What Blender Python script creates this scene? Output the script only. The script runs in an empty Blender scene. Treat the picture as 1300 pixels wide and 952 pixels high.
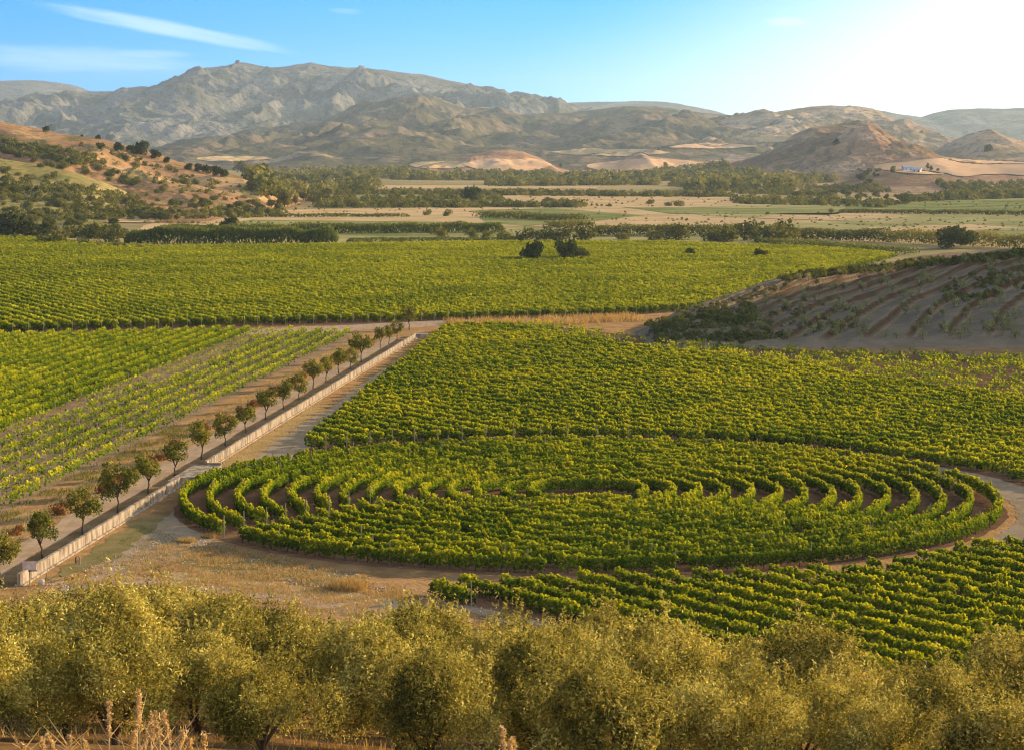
import bpy, math, random
import numpy as np
from mathutils import Vector
from mathutils.bvhtree import BVHTree

random.seed(5)
R = math.radians
scene = bpy.context.scene
COL = scene.collection

# ------------------------------------------------------------------ camera
F, CX, CY, CAMZ = 2830.0, 650.0, 476.0, 32.0          # focal length in photo pixels, centre, eye height over the plain
PITCH = math.atan(286.0 / F)
cam_d = bpy.data.cameras.new("camera"); cam = bpy.data.objects.new("camera", cam_d); COL.objects.link(cam)
cam_d.sensor_width = 36.0; cam_d.lens = 36.0 * F / 1300.0
cam_d.clip_start = 0.5; cam_d.clip_end = 60000
cam.location = (0, 0, CAMZ); cam.rotation_euler = (R(90) - PITCH, 0, 0)
scene.camera = cam

# ------------------------------------------------------------------ light
SUN_AZ, SUN_EL = R(60), R(15)                          # azimuth measured from +Y towards +X
SD = Vector((math.sin(SUN_AZ) * math.cos(SUN_EL), math.cos(SUN_AZ) * math.cos(SUN_EL), math.sin(SUN_EL)))
sl = bpy.data.lights.new("sun", 'SUN'); sl.energy = 5.0; sl.angle = R(0.6); sl.color = (1.0, 0.72, 0.40)
so = bpy.data.objects.new("sun", sl); COL.objects.link(so)
so.rotation_euler = (-SD).to_track_quat('-Z', 'Y').to_euler()

w = bpy.data.worlds.new("World"); scene.world = w; w.use_nodes = True
nt = w.node_tree; nt.nodes.clear()
def N(t, typ, **kw):
    n = t.nodes.new(typ)
    for k, v in kw.items():
        if k in n.bl_rna.properties: setattr(n, k, v)
    return n
out = N(nt, "ShaderNodeOutputWorld"); bg = N(nt, "ShaderNodeBackground")
sky = N(nt, "ShaderNodeTexSky"); sky.sky_type = 'NISHITA'; sky.sun_disc = False
sky.sun_elevation = SUN_EL; sky.sun_rotation = SUN_AZ; sky.altitude = 200
sky.air_density = 1.0; sky.dust_density = 1.6; sky.ozone_density = 3.0
tc = N(nt, "ShaderNodeTexCoord")
def math_n(t, op, a, b=None, c=None, clamp=False):
    m = N(t, "ShaderNodeMath"); m.operation = op; m.use_clamp = clamp
    for i, v in enumerate((a, b, c)):
        if v is None: continue
        if isinstance(v, (int, float)): m.inputs[i].default_value = v
        else: t.links.new(v, m.inputs[i])
    return m.outputs[0]
def maprange(t, v, a, b, c=0.0, d=1.0, smooth=True):
    m = N(t, "ShaderNodeMapRange"); m.interpolation_type = 'SMOOTHSTEP' if smooth else 'LINEAR'
    t.links.new(v, m.inputs[0])
    for i, x in enumerate((a, b, c, d)): m.inputs[i + 1].default_value = x
    return m.outputs[0]
def mixc(t, fac, a, b, blend='MIX'):
    m = N(t, "ShaderNodeMix"); m.data_type = 'RGBA'; m.blend_type = blend
    if isinstance(fac, (int, float)): m.inputs[0].default_value = fac
    else: t.links.new(fac, m.inputs[0])
    for i, v in ((6, a), (7, b)):
        if isinstance(v, tuple): m.inputs[i].default_value = (*v, 1)
        else: t.links.new(v, m.inputs[i])
    return m.outputs[2]
sep = N(nt, "ShaderNodeSeparateXYZ"); nt.links.new(tc.outputs["Generated"], sep.inputs[0])
# clear upper air: the low sky samples the atmosphere a little above the horizon murk
zup = math_n(nt, 'ADD', math_n(nt, 'MULTIPLY', math_n(nt, 'MAXIMUM', sep.outputs[2], 0.0), 2.2), 0.10)
cmb = N(nt, "ShaderNodeCombineXYZ"); nt.links.new(sep.outputs[0], cmb.inputs[0]); nt.links.new(sep.outputs[1], cmb.inputs[1]); nt.links.new(zup, cmb.inputs[2])
nrm = N(nt, "ShaderNodeVectorMath"); nrm.operation = 'NORMALIZE'; nt.links.new(cmb.outputs[0], nrm.inputs[0])
nt.links.new(nrm.outputs[0], sky.inputs[0])
az = math_n(nt, 'ARCTAN2', sep.outputs[0], sep.outputs[1])      # azimuth from +Y to +X
el = math_n(nt, 'ARCSINE', sep.outputs[2])
tintc = mixc(nt, maprange(nt, el, 0.12, 0.6), (0.01, 1.55, 3.15), (0.95, 1.0, 0.95))
blue = mixc(nt, 1.0, sky.outputs[0], tintc, 'MULTIPLY')
# forward-scattered glare of the low sun: wide and pale
glare = maprange(nt, math_n(nt, 'SUBTRACT', az, math_n(nt, 'MULTIPLY', el, 1.6)), -0.08, 0.19)
skyc = mixc(nt, glare, blue, (11.5, 11.9, 11.9))
midg = math_n(nt, 'MULTIPLY', maprange(nt, az, -0.24, 0.06), 0.25)
skyc = mixc(nt, math_n(nt, 'MULTIPLY', maprange(nt, el, 0.075, 0.0), midg), skyc, (7.0, 11.0, 12.4))
# thin streaks of cirrus, laid out by direction
def cloud(az0, el0, ln, th, slope, seed, strength):
    a = math_n(nt, 'SUBTRACT', az, az0)
    e = math_n(nt, 'SUBTRACT', math_n(nt, 'SUBTRACT', el, el0), math_n(nt, 'MULTIPLY', a, slope))
    cv = N(nt, "ShaderNodeCombineXYZ")
    nt.links.new(math_n(nt, 'MULTIPLY', a, 34.0), cv.inputs[0]); nt.links.new(math_n(nt, 'MULTIPLY', e, 330.0), cv.inputs[1]); cv.inputs[2].default_value = seed
    nz = N(nt, "ShaderNodeTexNoise"); nz.inputs["Scale"].default_value = 1.0; nz.inputs["Detail"].default_value = 8; nz.inputs["Roughness"].default_value = .62; nt.links.new(cv.outputs[0], nz.inputs[0])
    q = math_n(nt, 'ADD', math_n(nt, 'POWER', math_n(nt, 'ABSOLUTE', math_n(nt, 'DIVIDE', a, ln)), 2.0),
               math_n(nt, 'POWER', math_n(nt, 'ABSOLUTE', math_n(nt, 'DIVIDE', e, th)), 2.0))
    m = math_n(nt, 'SUBTRACT', 1.38, math_n(nt, 'ADD', q, math_n(nt, 'MULTIPLY', nz.outputs[0], 1.15)))
    return math_n(nt, 'MULTIPLY', maprange(nt, m, -0.1, 1.0), strength)
def pxaz(x): return math.atan((x - CX) / F)
def pxel(y): return (190 - y) / F
for (x, y, L, T, s, sd, st) in ((212, 40, 185, 13, -0.18, 1.3, 0.45), (90, 80, 200, 22, -0.04, 7.1, 0.30), (200, 72, 60, 7, -0.02, 3.7, 0.25),
                                (995, 33, 34, 9, 0.0, 5.2, 0.35), (442, 18, 26, 5, -0.05, 9.4, 0.15)):
    skyc = mixc(nt, cloud(pxaz(x), pxel(y), L / F, T / F, s, sd, st), skyc, (9.5, 11.0, 12.5))
nt.links.new(skyc, bg.inputs[0]); bg.inputs[1].default_value = 0.05
nt.links.new(bg.outputs[0], out.inputs[0])

vs = scene.view_settings; vs.view_transform = 'Standard'; vs.look = 'None'; vs.exposure = 1.36; vs.gamma = 1.0; vs.use_curve_mapping = False
cy = scene.cycles
cy.max_bounces = 5; cy.diffuse_bounces = 3; cy.glossy_bounces = 1; cy.transmission_bounces = 3; cy.volume_bounces = 0; cy.transparent_max_bounces = 4
cy.use_denoising = True; cy.pixel_filter_type = 'BLACKMAN_HARRIS'; cy.filter_width = 1.15
try: cy.denoiser = 'OPENIMAGEDENOISE'
except Exception: pass

# ------------------------------------------------------------------ helpers
rng = np.random.default_rng(11)
def ray(px, py):
    a, b = px - CX, py - CY
    c, s = math.cos(PITCH), math.sin(PITCH)
    return a, F * c - b * s, -F * s - b * c
def at(px, py, Y):                                     # the point of that line of sight at distance Y
    dx, dy, dz = ray(px, py); t = Y / dy
    return (dx * t, Y, CAMZ + dz * t)
def gp(px, py, z=0.0):                                 # where it meets the level z
    dx, dy, dz = ray(px, py); t = (z - CAMZ) / dz
    return (dx * t, dy * t)

def hash2(ix, iy, seed):
    h = (ix.astype(np.int64) * 374761393 + iy.astype(np.int64) * 668265263 + seed * 1442695041) & 0xffffffff
    h = ((h ^ (h >> 13)) * 1274126177) & 0xffffffff
    return ((h ^ (h >> 16)) & 0xffff) / 65535.0
def vnoise(x, y, seed=0):
    x = np.asarray(x, float); y = np.asarray(y, float)
    ix = np.floor(x).astype(np.int64); iy = np.floor(y).astype(np.int64)
    fx = x - ix; fy = y - iy; fx = fx * fx * (3 - 2 * fx); fy = fy * fy * (3 - 2 * fy)
    a = hash2(ix, iy, seed); b = hash2(ix + 1, iy, seed); c = hash2(ix, iy + 1, seed); d = hash2(ix + 1, iy + 1, seed)
    return (a * (1 - fx) + b * fx) * (1 - fy) + (c * (1 - fx) + d * fx) * fy
def fbm(x, y, seed=0, octv=4, gain=0.5):
    s = 0; a = 1; t = 0
    for i in range(octv):
        s = s + a * vnoise(x * 2 ** i + 17.3 * i, y * 2 ** i + 5.1 * i, seed + i); t += a; a *= gain
    return s / t
def ridged(x, y, seed=0, octv=4):
    s = 0; a = 1; t = 0
    for i in range(octv):
        s = s + a * (1 - np.abs(2 * vnoise(x * 2 ** i + 9.1 * i, y * 2 ** i, seed + i) - 1)) ** 1.5; t += a; a *= 0.5
    return s / t
def smooth(a, b, v):
    t = np.clip((v - a) / (b - a), 0, 1); return t * t * (3 - 2 * t)
def inpoly(x, y, poly):
    x = np.asarray(x); y = np.asarray(y); res = np.zeros(x.shape, bool); n = len(poly)
    for i in range(n):
        x1, y1 = poly[i]; x2, y2 = poly[(i + 1) % n]
        if y1 == y2: continue
        c = ((y1 > y) != (y2 > y)) & (x < (x2 - x1) * (y - y1) / (y2 - y1) + x1)
        res ^= c
    return res

def quads_mesh(name, V, tint=None, k=4):
    """V: (n,k,3) corner positions of n separate faces"""
    n = V.shape[0]; me = bpy.data.meshes.new(name)
    me.vertices.add(n * k); me.vertices.foreach_set("co", V.reshape(-1).astype(np.float32))
    me.loops.add(n * k); me.loops.foreach_set("vertex_index", np.arange(n * k, dtype=np.int32))
    me.polygons.add(n); me.polygons.foreach_set("loop_start", np.arange(0, n * k, k, dtype=np.int32))
    me.update(calc_edges=True)
    if tint is not None:
        at_ = me.attributes.new("tint", 'FLOAT', 'FACE'); at_.data.foreach_set("value", tint.astype(np.float32))
    return me
def grid_mesh(name, X, Y, Z, smooth_=True, attrs=None):
    nr, nc = X.shape; me = bpy.data.meshes.new(name)
    V = np.stack([X, Y, Z], -1).reshape(-1, 3)
    i = np.arange(nr * nc).reshape(nr, nc)
    q = np.stack([i[:-1, :-1], i[:-1, 1:], i[1:, 1:], i[1:, :-1]], -1).reshape(-1, 4)
    me.vertices.add(len(V)); me.vertices.foreach_set("co", V.reshape(-1).astype(np.float32))
    me.loops.add(q.size); me.loops.foreach_set("vertex_index", q.reshape(-1).astype(np.int32))
    me.polygons.add(len(q)); me.polygons.foreach_set("loop_start", np.arange(0, q.size, 4, dtype=np.int32))
    me.update(calc_edges=True)
    if smooth_: me.polygons.foreach_set("use_smooth", np.ones(len(q), bool))
    for k, v in (attrs or {}).items():
        a = me.attributes.new(k, 'FLOAT', 'POINT'); a.data.foreach_set("value", v.reshape(-1).astype(np.float32))
    return me, V, q
def mesh_py(name, v, f, smooth_=False):
    me = bpy.data.meshes.new(name); me.from_pydata([tuple(map(float, p)) for p in v], [], f); me.update()
    if smooth_: me.polygons.foreach_set("use_smooth", np.ones(len(me.polygons), bool))
    return me
def link(name, me, mat=None, parent=None, loc=None, rz=None, sc=None):
    o = bpy.data.objects.new(name, me); COL.objects.link(o)
    if mat and me and not me.materials: me.materials.append(mat)
    if parent: o.parent = parent
    if loc is not None: o.location = loc
    if rz is not None: o.rotation_euler = (0, 0, rz)
    if sc is not None: o.scale = sc
    return o
def tag(o, label, cat, group=None, kind=None):
    o['label'] = label; o['category'] = cat
    if group: o['group'] = group
    if kind: o['kind'] = kind
    return o
def struct(o): o['kind'] = 'structure'; return o
class MB:
    def __init__(s): s.v = []; s.f = []
    def box(s, x0, x1, y0, y1, z0, z1):
        b = len(s.v)
        s.v += [(x0, y0, z0), (x1, y0, z0), (x1, y1, z0), (x0, y1, z0), (x0, y0, z1), (x1, y0, z1), (x1, y1, z1), (x0, y1, z1)]
        s.f += [tuple(b + i for i in q) for q in ((0, 3, 2, 1), (4, 5, 6, 7), (0, 1, 5, 4), (1, 2, 6, 5), (2, 3, 7, 6), (3, 0, 4, 7))]
        return s
    def hexa(s, bot, top):
        b = len(s.v); n = len(bot); s.v += list(bot) + list(top)
        s.f += [tuple(b + i for i in reversed(range(n))), tuple(b + n + i for i in range(n))]
        s.f += [(b + i, b + (i + 1) % n, b + n + (i + 1) % n, b + n + i) for i in range(n)]
        return s
    def tube(s, pts, rad, n=6):
        b = len(s.v); P = [Vector(p) for p in pts]
        for i, p in enumerate(P):
            d = (P[min(i + 1, len(P) - 1)] - P[max(i - 1, 0)]).normalized()
            u = d.cross(Vector((0, 0, 1)) if abs(d.z) < .9 else Vector((1, 0, 0))).normalized(); v = d.cross(u)
            for k in range(n):
                a = 2 * math.pi * k / n; s.v.append(tuple(p + (u * math.cos(a) + v * math.sin(a)) * rad[i]))
        for i in range(len(P) - 1):
            for k in range(n):
                s.f.append((b + i * n + k, b + i * n + (k + 1) % n, b + (i + 1) * n + (k + 1) % n, b + (i + 1) * n + k))
        s.f.append(tuple(b + k for k in reversed(range(n)))); s.f.append(tuple(b + (len(P) - 1) * n + k for k in range(n)))
        return s
    def mesh(s, name, sm=False): return mesh_py(name, s.v, s.f, sm)

# ------------------------------------------------------------------ materials
MATS = {}
def newmat(name):
    m = bpy.data.materials.new(name); m.use_nodes = True; t = m.node_tree; t.nodes.clear()
    o = N(t, "ShaderNodeOutputMaterial"); MATS[name] = m; return m, t, o
def noise(t, vec, scale, detail=4, rough=0.55):
    n = N(t, "ShaderNodeTexNoise"); n.inputs["Scale"].default_value = scale; n.inputs["Detail"].default_value = detail; n.inputs["Roughness"].default_value = rough
    t.links.new(vec, n.inputs[0]); return n.outputs[0]
def pos(t, sx=1, sy=1, sz=1):
    g = N(t, "ShaderNodeNewGeometry"); m = N(t, "ShaderNodeVectorMath"); m.operation = 'MULTIPLY'
    t.links.new(g.outputs["Position"], m.inputs[0]); m.inputs[1].default_value = (sx, sy, sz); return m.outputs[0]
def leafmat(name, stops, transl=0.35, objvar=0.0, gloss=0.0, tcol=None):
    m, t, o = newmat(name)
    a = N(t, "ShaderNodeAttribute"); a.attribute_name = "tint"
    fac = a.outputs["Fac"]
    if objvar:
        oi = N(t, "ShaderNodeObjectInfo")
        fac = math_n(t, 'ADD', fac, math_n(t, 'MULTIPLY', math_n(t, 'SUBTRACT', oi.outputs["Random"], 0.5), objvar), clamp=True)
    r = N(t, "ShaderNodeValToRGB"); t.links.new(fac, r.inputs[0])
    e = r.color_ramp.elements; e[0].position = stops[0][0]; e[0].color = (*stops[0][1], 1); e[1].position = stops[-1][0]; e[1].color = (*stops[-1][1], 1)
    for p, c in stops[1:-1]: q = e.new(p); q.color = (*c, 1)
    d = N(t, "ShaderNodeBsdfDiffuse"); t.links.new(r.outputs[0], d.inputs[0])
    tr = N(t, "ShaderNodeBsdfTranslucent")
    t.links.new(mixc(t, 1.0, r.outputs[0], tcol or (1.3, 1.15, 0.5), 'MULTIPLY'), tr.inputs[0])
    mx = N(t, "ShaderNodeMixShader"); mx.inputs[0].default_value = transl
    t.links.new(d.outputs[0], mx.inputs[1]); t.links.new(tr.outputs[0], mx.inputs[2]); sh = mx.outputs[0]
    if gloss:
        g = N(t, "ShaderNodeBsdfGlossy"); g.inputs["Roughness"].default_value = 0.45; g.inputs[0].default_value = (1, 1, .9, 1)
        m2 = N(t, "ShaderNodeMixShader"); m2.inputs[0].default_value = gloss
        t.links.new(sh, m2.inputs[1]); t.links.new(g.outputs[0], m2.inputs[2]); sh = m2.outputs[0]
    t.links.new(sh, o.inputs[0]); return m
def diffmat(name, build, bump=None):
    m, t, o = newmat(name); d = N(t, "ShaderNodeBsdfDiffuse"); d.inputs["Roughness"].default_value = 0.6
    c = build(t)
    if isinstance(c, tuple): d.inputs[0].default_value = (*c, 1)
    else: t.links.new(c, d.inputs[0])
    if bump:
        b = N(t, "ShaderNodeBump"); b.inputs["Distance"].default_value = bump[1]; b.inputs["Strength"].default_value = 1.0
        h = noise(t, pos(t), bump[0], 6, 0.65); t.links.new(h, b.inputs["Height"]); t.links.new(b.outputs[0], d.inputs["Normal"])
    t.links.new(d.outputs[0], o.inputs[0]); return m

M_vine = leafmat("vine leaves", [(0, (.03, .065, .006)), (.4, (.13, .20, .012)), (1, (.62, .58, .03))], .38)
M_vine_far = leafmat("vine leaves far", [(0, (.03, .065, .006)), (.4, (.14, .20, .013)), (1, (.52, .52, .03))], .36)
M_olive = leafmat("olive leaves", [(0, (.055, .065, .022)), (.5, (.34, .30, .06)), (1, (.72, .64, .20))], .26, .22, 0, (1.15, 1.0, .6))
M_tree = leafmat("young tree leaves", [(0, (.06, .075, .015)), (.6, (.18, .19, .035)), (1, (.40, .32, .06))], .25, .25)
M_bush = leafmat("bush leaves", [(0, (.05, .065, .018)), (.5, (.12, .13, .035)), (1, (.26, .24, .07))], .22, .5)
M_dark = leafmat("dark evergreen leaves", [(0, (.022, .036, .010)), (1, (.12, .135, .03))], .15, .2)
M_grey = leafmat("olive sapling leaves", [(0, (.16, .17, .07)), (1, (.42, .40, .18))], .25, .4)
M_reed = leafmat("reed leaves", [(0, (.04, .07, .015)), (.7, (.11, .14, .03)), (1, (.24, .22, .08))], .3, .1)
M_dry = leafmat("dry grass blades", [(0, (.24, .15, .06)), (1, (.52, .38, .17))], .3)
M_weed = leafmat("green weeds", [(0, (.06, .09, .02)), (1, (.20, .19, .05))], .3)
M_bark = diffmat("bark", lambda t: mixc(t, noise(t, pos(t), 9, 4), (.05, .04, .03), (.16, .12, .085)))
M_stake = diffmat("wooden stakes", lambda t: (.34, .27, .19))
M_metalpost = diffmat("grey post", lambda t: (.42, .42, .40))

def earth(t, a, b, c, s=1.0, streak=None):
    p = pos(t); v = noise(t, p, .35 * s, 6, .62); f = noise(t, p, 5 * s, 5, .6)
    x = mixc(t, maprange(t, v, .38, .62), a, b)
    x = mixc(t, math_n(t, 'MULTIPLY', maprange(t, f, .45, .75), .55), x, c)
    if streak: x = mixc(t, math_n(t, 'MULTIPLY', maprange(t, noise(t, pos(t, *streak[0]), streak[1], 5, .6), .45, .7), .5), x, streak[2])
    return x
M_ground = diffmat("dry ground", lambda t: earth(t, (.24, .165, .09), (.33, .235, .13), (.14, .13, .05)), (2.0, .12))
M_hillfg = diffmat("grove floor", lambda t: earth(t, (.22, .12, .05), (.30, .18, .08), (.13, .09, .04), 2), (3.0, .15))
M_soil = diffmat("vineyard soil", lambda t: earth(t, (.155, .085, .05), (.21, .12, .07), (.10, .075, .04)), (3.0, .10))
M_greysoil = diffmat("young vineyard soil", lambda t: earth(t, (.27, .18, .11), (.34, .23, .145), (.15, .14, .06)), (2.5, .10))
M_track = diffmat("dirt track", lambda t: earth(t, (.38, .27, .175), (.45, .335, .225), (.28, .195, .12), 1.2, ((1.0, .08, 1), 1.3, (.25, .19, .10))), (2.5, .06))
M_lane = diffmat("lane", lambda t: earth(t, (.29, .22, .15), (.36, .28, .195), (.21, .165, .095), 1.0, ((1.0, .06, 1), .9, (.21, .16, .085))), (2.0, .05))
M_bank = diffmat("red bank", lambda t: earth(t, (.24, .11, .055), (.34, .19, .10), (.15, .12, .05)), (2.0, .25))
M_grasspatch = diffmat("grass patch", lambda t: earth(t, (.17, .155, .06), (.24, .19, .09), (.30, .21, .11), 1.5), (4.0, .10))
M_drygrass = diffmat("dry grass sward", lambda t: earth(t, (.34, .23, .10), (.42, .29, .13), (.18, .16, .06), 1.2), (4.0, .12))
M_stubble = diffmat("stubble field", lambda t: earth(t, (.46, .31, .15), (.62, .43, .24), (.30, .26, .11), .11, ((.25, 1, 1), .02, (.33, .30, .13))))
M_pasture = diffmat("pasture field", lambda t: earth(t, (.20, .21, .07), (.36, .32, .13), (.52, .40, .21), .10, ((.2, 1, 1), .02, (.48, .38, .2))))
M_greenfield = diffmat("green field", lambda t: earth(t, (.12, .16, .04), (.24, .24, .08), (.42, .34, .16), .10, ((.2, 1, 1), .03, (.40, .34, .17))))
M_plain = diffmat("valley floor", lambda t: earth(t, (.22, .20, .10), (.32, .26, .14), (.12, .13, .06), .02))
M_orange = diffmat("ochre field", lambda t: earth(t, (.60, .37, .20), (.66, .43, .25), (.50, .31, .18), .03))
M_conc = diffmat("concrete", lambda t: mixc(t, maprange(t, noise(t, pos(t, 1, 1, .25), 1.6, 7, .72), .40, .62), (.42, .35, .27), (.17, .135, .10)), (6.0, .02))
M_white = diffmat("whitewash", lambda t: (.60, .63, .66))
M_roof = diffmat("pale roof tiles", lambda t: (.50, .47, .45))
M_ruin = diffmat("ruin plaster", lambda t: (.52, .42, .34))
M_glassdark = diffmat("window dark", lambda t: (.05, .06, .07))
M_sign = diffmat("sign sheet", lambda t: mixc(t, maprange(t, noise(t, pos(t), 3.0, 3), .4, .6), (.62, .52, .46), (.52, .38, .32)))
M_plastic = diffmat("white plastic", lambda t: (.5, .49, .47))

def mountmat(name, rock, scrub, pale, sc, scr=(.46, .6), pl=(.60, .68), bump=None):
    def b(t):
        p = pos(t)
        x = mixc(t, maprange(t, noise(t, p, sc, 6, .6), .35, .65), rock, tuple(c * .72 for c in rock))
        x = mixc(t, maprange(t, noise(t, pos(t, 1, 1, 2.5), sc * .45, 8, .62), *pl), x, pale)
        m = maprange(t, noise(t, p, sc * 1.7, 8, .66), *scr)
        x = mixc(t, m, x, scrub)
        m2 = maprange(t, noise(t, p, sc * 16, 3, .6), .55, .62)
        return mixc(t, math_n(t, 'MULTIPLY', m2, .75), x, tuple(c * .8 for c in scrub))
    return diffmat(name, b, bump)
M_mount = mountmat("limestone mountain", (.26, .245, .22), (.12, .125, .095), (.40, .37, .31), .0036, (.42, .60), (.60, .70), (.022, 22))
M_hills = mountmat("scrub hills", (.28, .21, .14), (.125, .115, .07), (.42, .31, .2), .004, (.38, .55), (.60, .66), (.025, 12))
M_tan = mountmat("tan hills", (.48, .34, .22), (.22, .18, .11), (.60, .45, .30), .005, (.46, .62), (.5, .62), (.03, 8))
M_centre = mountmat("eroded hill", (.34, .215, .13), (.17, .145, .08), (.46, .32, .20), .012, (.52, .68), (.50, .62), (.07, 4))
M_red = mountmat("red mounds", (.46, .27, .16), (.27, .18, .11), (.56, .38, .24), .01, (.50, .68), (.5, .62), (.06, 5))
M_lhill = mountmat("brown hillside", (.37, .215, .11), (.17, .145, .06), (.47, .31, .15), .018, (.50, .64), (.52, .64), (.15, .9))
M_lspur = mountmat("green spur", (.34, .28, .10), (.17, .17, .055), (.44, .34, .15), .02, (.5, .66), (.52, .64), (.15, .9))

# ------------------------------------------------------------------ ground and hills
BV = []
def add_bvh(V, q): BV.append(BVHTree.FromPolygons([tuple(p) for p in V], [tuple(map(int, f)) for f in q]))
def zat(x, y):
    best = 0.0
    for b in BV:
        h = b.ray_cast(Vector((x, y, 2000)), Vector((0, 0, -1)))
        if h[0] is not None and h[0].z > best: best = h[0].z
    return best
def hit(px, py, far=15000):
    d = Vector(ray(px, py)).normalized(); o = Vector((0, 0, CAMZ)); best = None
    for b in BV:
        h = b.ray_cast(o, d, far)
        if h[0] is not None and (best is None or h[3] < best[1]): best = (h[0], h[3])
    return best[0] if best else None

def g_height(x, y):                                    # the grove slope under the viewer; the plain is level
    prof = np.interp(y, [-60, 0, 30, 60, 80, 100, 120, 136, 150], [33, 29.9, 23.2, 15.2, 10.8, 6.4, 2.5, .2, 0.0])
    tilt = np.clip(-.05 * x - .035 * np.maximum(x, 0), -3.2, 3) * smooth(150, 100, y)
    n = (fbm(x / 9, y / 9, 3) - .5) * 1.0 * smooth(150, 120, y)
    return np.maximum(prof + tilt * np.clip(prof / 6, 0, 1) + n, 0) 
gy = np.concatenate([np.arange(-60, 160, 1.5), np.geomspace(160, 1500, 70), np.geomspace(1560, 40000, 40)])
gu = np.linspace(-1, 1, 161)
GY, GU = np.meshgrid(gy, gu, indexing='ij')
GX = GU * (np.abs(GY) * .9 + 90)
GZ = g_height(GX, GY)
rise = smooth(3600, 6200, GY) * 16
GZ = GZ + rise
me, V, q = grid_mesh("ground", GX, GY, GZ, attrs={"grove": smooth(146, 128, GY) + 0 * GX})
m, t, o_ = newmat("ground blend")
def gcol(t, f): return f(t)
a_ = N(t, "ShaderNodeAttribute"); a_.attribute_name = "grove"
p_ = N(t, "ShaderNodeSeparateXYZ"); gg = N(t, "ShaderNodeNewGeometry"); t.links.new(gg.outputs["Position"], p_.inputs[0])
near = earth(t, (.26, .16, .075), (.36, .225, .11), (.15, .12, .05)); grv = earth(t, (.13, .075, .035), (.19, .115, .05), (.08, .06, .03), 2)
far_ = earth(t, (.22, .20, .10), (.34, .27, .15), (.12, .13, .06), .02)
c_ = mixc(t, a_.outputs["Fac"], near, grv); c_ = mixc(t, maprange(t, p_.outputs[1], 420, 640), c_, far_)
d_ = N(t, "ShaderNodeBsdfDiffuse"); t.links.new(c_, d_.inputs[0])
b_ = N(t, "ShaderNodeBump"); b_.inputs["Distance"].default_value = .15; t.links.new(noise(t, pos(t), 2.2, 7, .65), b_.inputs["Height"]); t.links.new(b_.outputs[0], d_.inputs["Normal"])
t.links.new(d_.outputs[0], o_.inputs[0])
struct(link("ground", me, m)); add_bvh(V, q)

def ridge(name, pts, front, back, mat, base=0.0, amp=.25, gs=300, prof=1.3, ns=260, ntt=90, seed=1, crest=.03, jag=0, bulge=0):
    px = np.array([p[0] for p in pts], float)
    W = np.array([at(*p) for p in pts])
    s = np.linspace(0, 1, ns); pxs = px[0] + (px[-1] - px[0]) * s
    X0 = np.interp(pxs, px, W[:, 0]); Y0 = np.interp(pxs, px, W[:, 1]); Z0 = np.interp(pxs, px, W[:, 2])
    H = np.maximum(Z0 - base, 0.5)
    tf = np.linspace(0, 1, ntt) ** 1.15; tb = np.linspace(0, 1, 16)[1:][::-1]
    rows = np.concatenate([-tb, tf])
    T, S = np.meshgrid(rows, s, indexing='ij')
    Xr = np.broadcast_to(X0, T.shape); Yr = np.broadcast_to(Y0, T.shape); Hr = np.broadcast_to(H, T.shape)
    X = Xr + 0 * T; Yy = Yr - np.where(T > 0, T * front, T * back)
    u = np.abs(T); pr = (1 - u) ** prof + bulge * u * (1 - u) * (1 - u) * 4
    L = gs
    # gullies run down the slope, their heads branching
    wx = X + (fbm(X / (L * 1.3), Yy / (L * 1.3), seed + 9) - .5) * L * 1.6
    gl = ridged(wx / L, Yy / (L * 2.6), seed, 5) - .55
    gn = fbm(X / (L * .7), Yy / (L * .7), seed + 20, 6, .55) - .5
    wgt = (np.clip(u * 3.2, 0, 1) * (1 - u) ** .6)
    Hm = H.max()
    Z = base + Hr * pr + Hm * amp * wgt * (gl * .9 + gn * .9) * np.clip(Hr / (Hm * .35), .15, 1)
    Z = Z + Hm * crest * (fbm(X / (L * .16), Yy / (L * .16), seed + 33, 4) - .5) * np.clip(Hr / (Hm * .3), 0, 1)
    Z = np.where(u > .999, base - 3, Z)
    me, V, q = grid_mesh(name, X, Yy, Z)
    add_bvh(V, q)
    return struct(link(name, me, mat))

def rp(lst, d, d2=None):
    n = len(lst); return [(x, y, d if d2 is None else d + (d2 - d) * i / (n - 1)) for i, (x, y) in enumerate(lst)]
ridge("mountain", rp([(-260, 100), (-60, 101), (0, 103), (55, 103), (100, 110), (160, 135), (260, 190), (300, 205)], 12500), 2600, 2500, M_mount, amp=.3, gs=600, seed=3)
ridge("mountain", rp([(-200, 200), (-60, 190), (0, 158), (18, 147), (60, 124), (75, 119), (110, 116), (150, 117), (162, 112), (178, 109), (196, 113), (208, 112), (222, 99), (240, 90),
     (262, 86), (288, 84), (300, 79), (312, 80), (345, 87), (372, 83), (396, 80), (420, 85), (470, 87), (520, 93), (560, 100), (600, 108), (650, 118), (682, 122), (700, 127),
     (722, 133), (760, 146), (820, 165), (900, 195), (960, 205)], 8600), 3000, 2500, M_mount, amp=.62, gs=300, seed=12, ns=760, ntt=280, prof=1.15, crest=.025)
ridge("mountain", rp([(600, 190), (690, 135), (715, 131), (760, 130), (800, 129), (832, 129), (860, 132), (900, 140), (930, 147), (1000, 170), (1080, 195)], 11500), 2200, 2500, M_mount, amp=.25, gs=500, seed=21)
ridge("mountain", rp([(980, 190), (1040, 150), (1080, 136), (1110, 140), (1170, 149), (1185, 144), (1205, 140), (1240, 138), (1300, 138), (1400, 136), (1550, 130)], 9800), 2400, 2500, M_mount, amp=.25, gs=480, seed=27)
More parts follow.
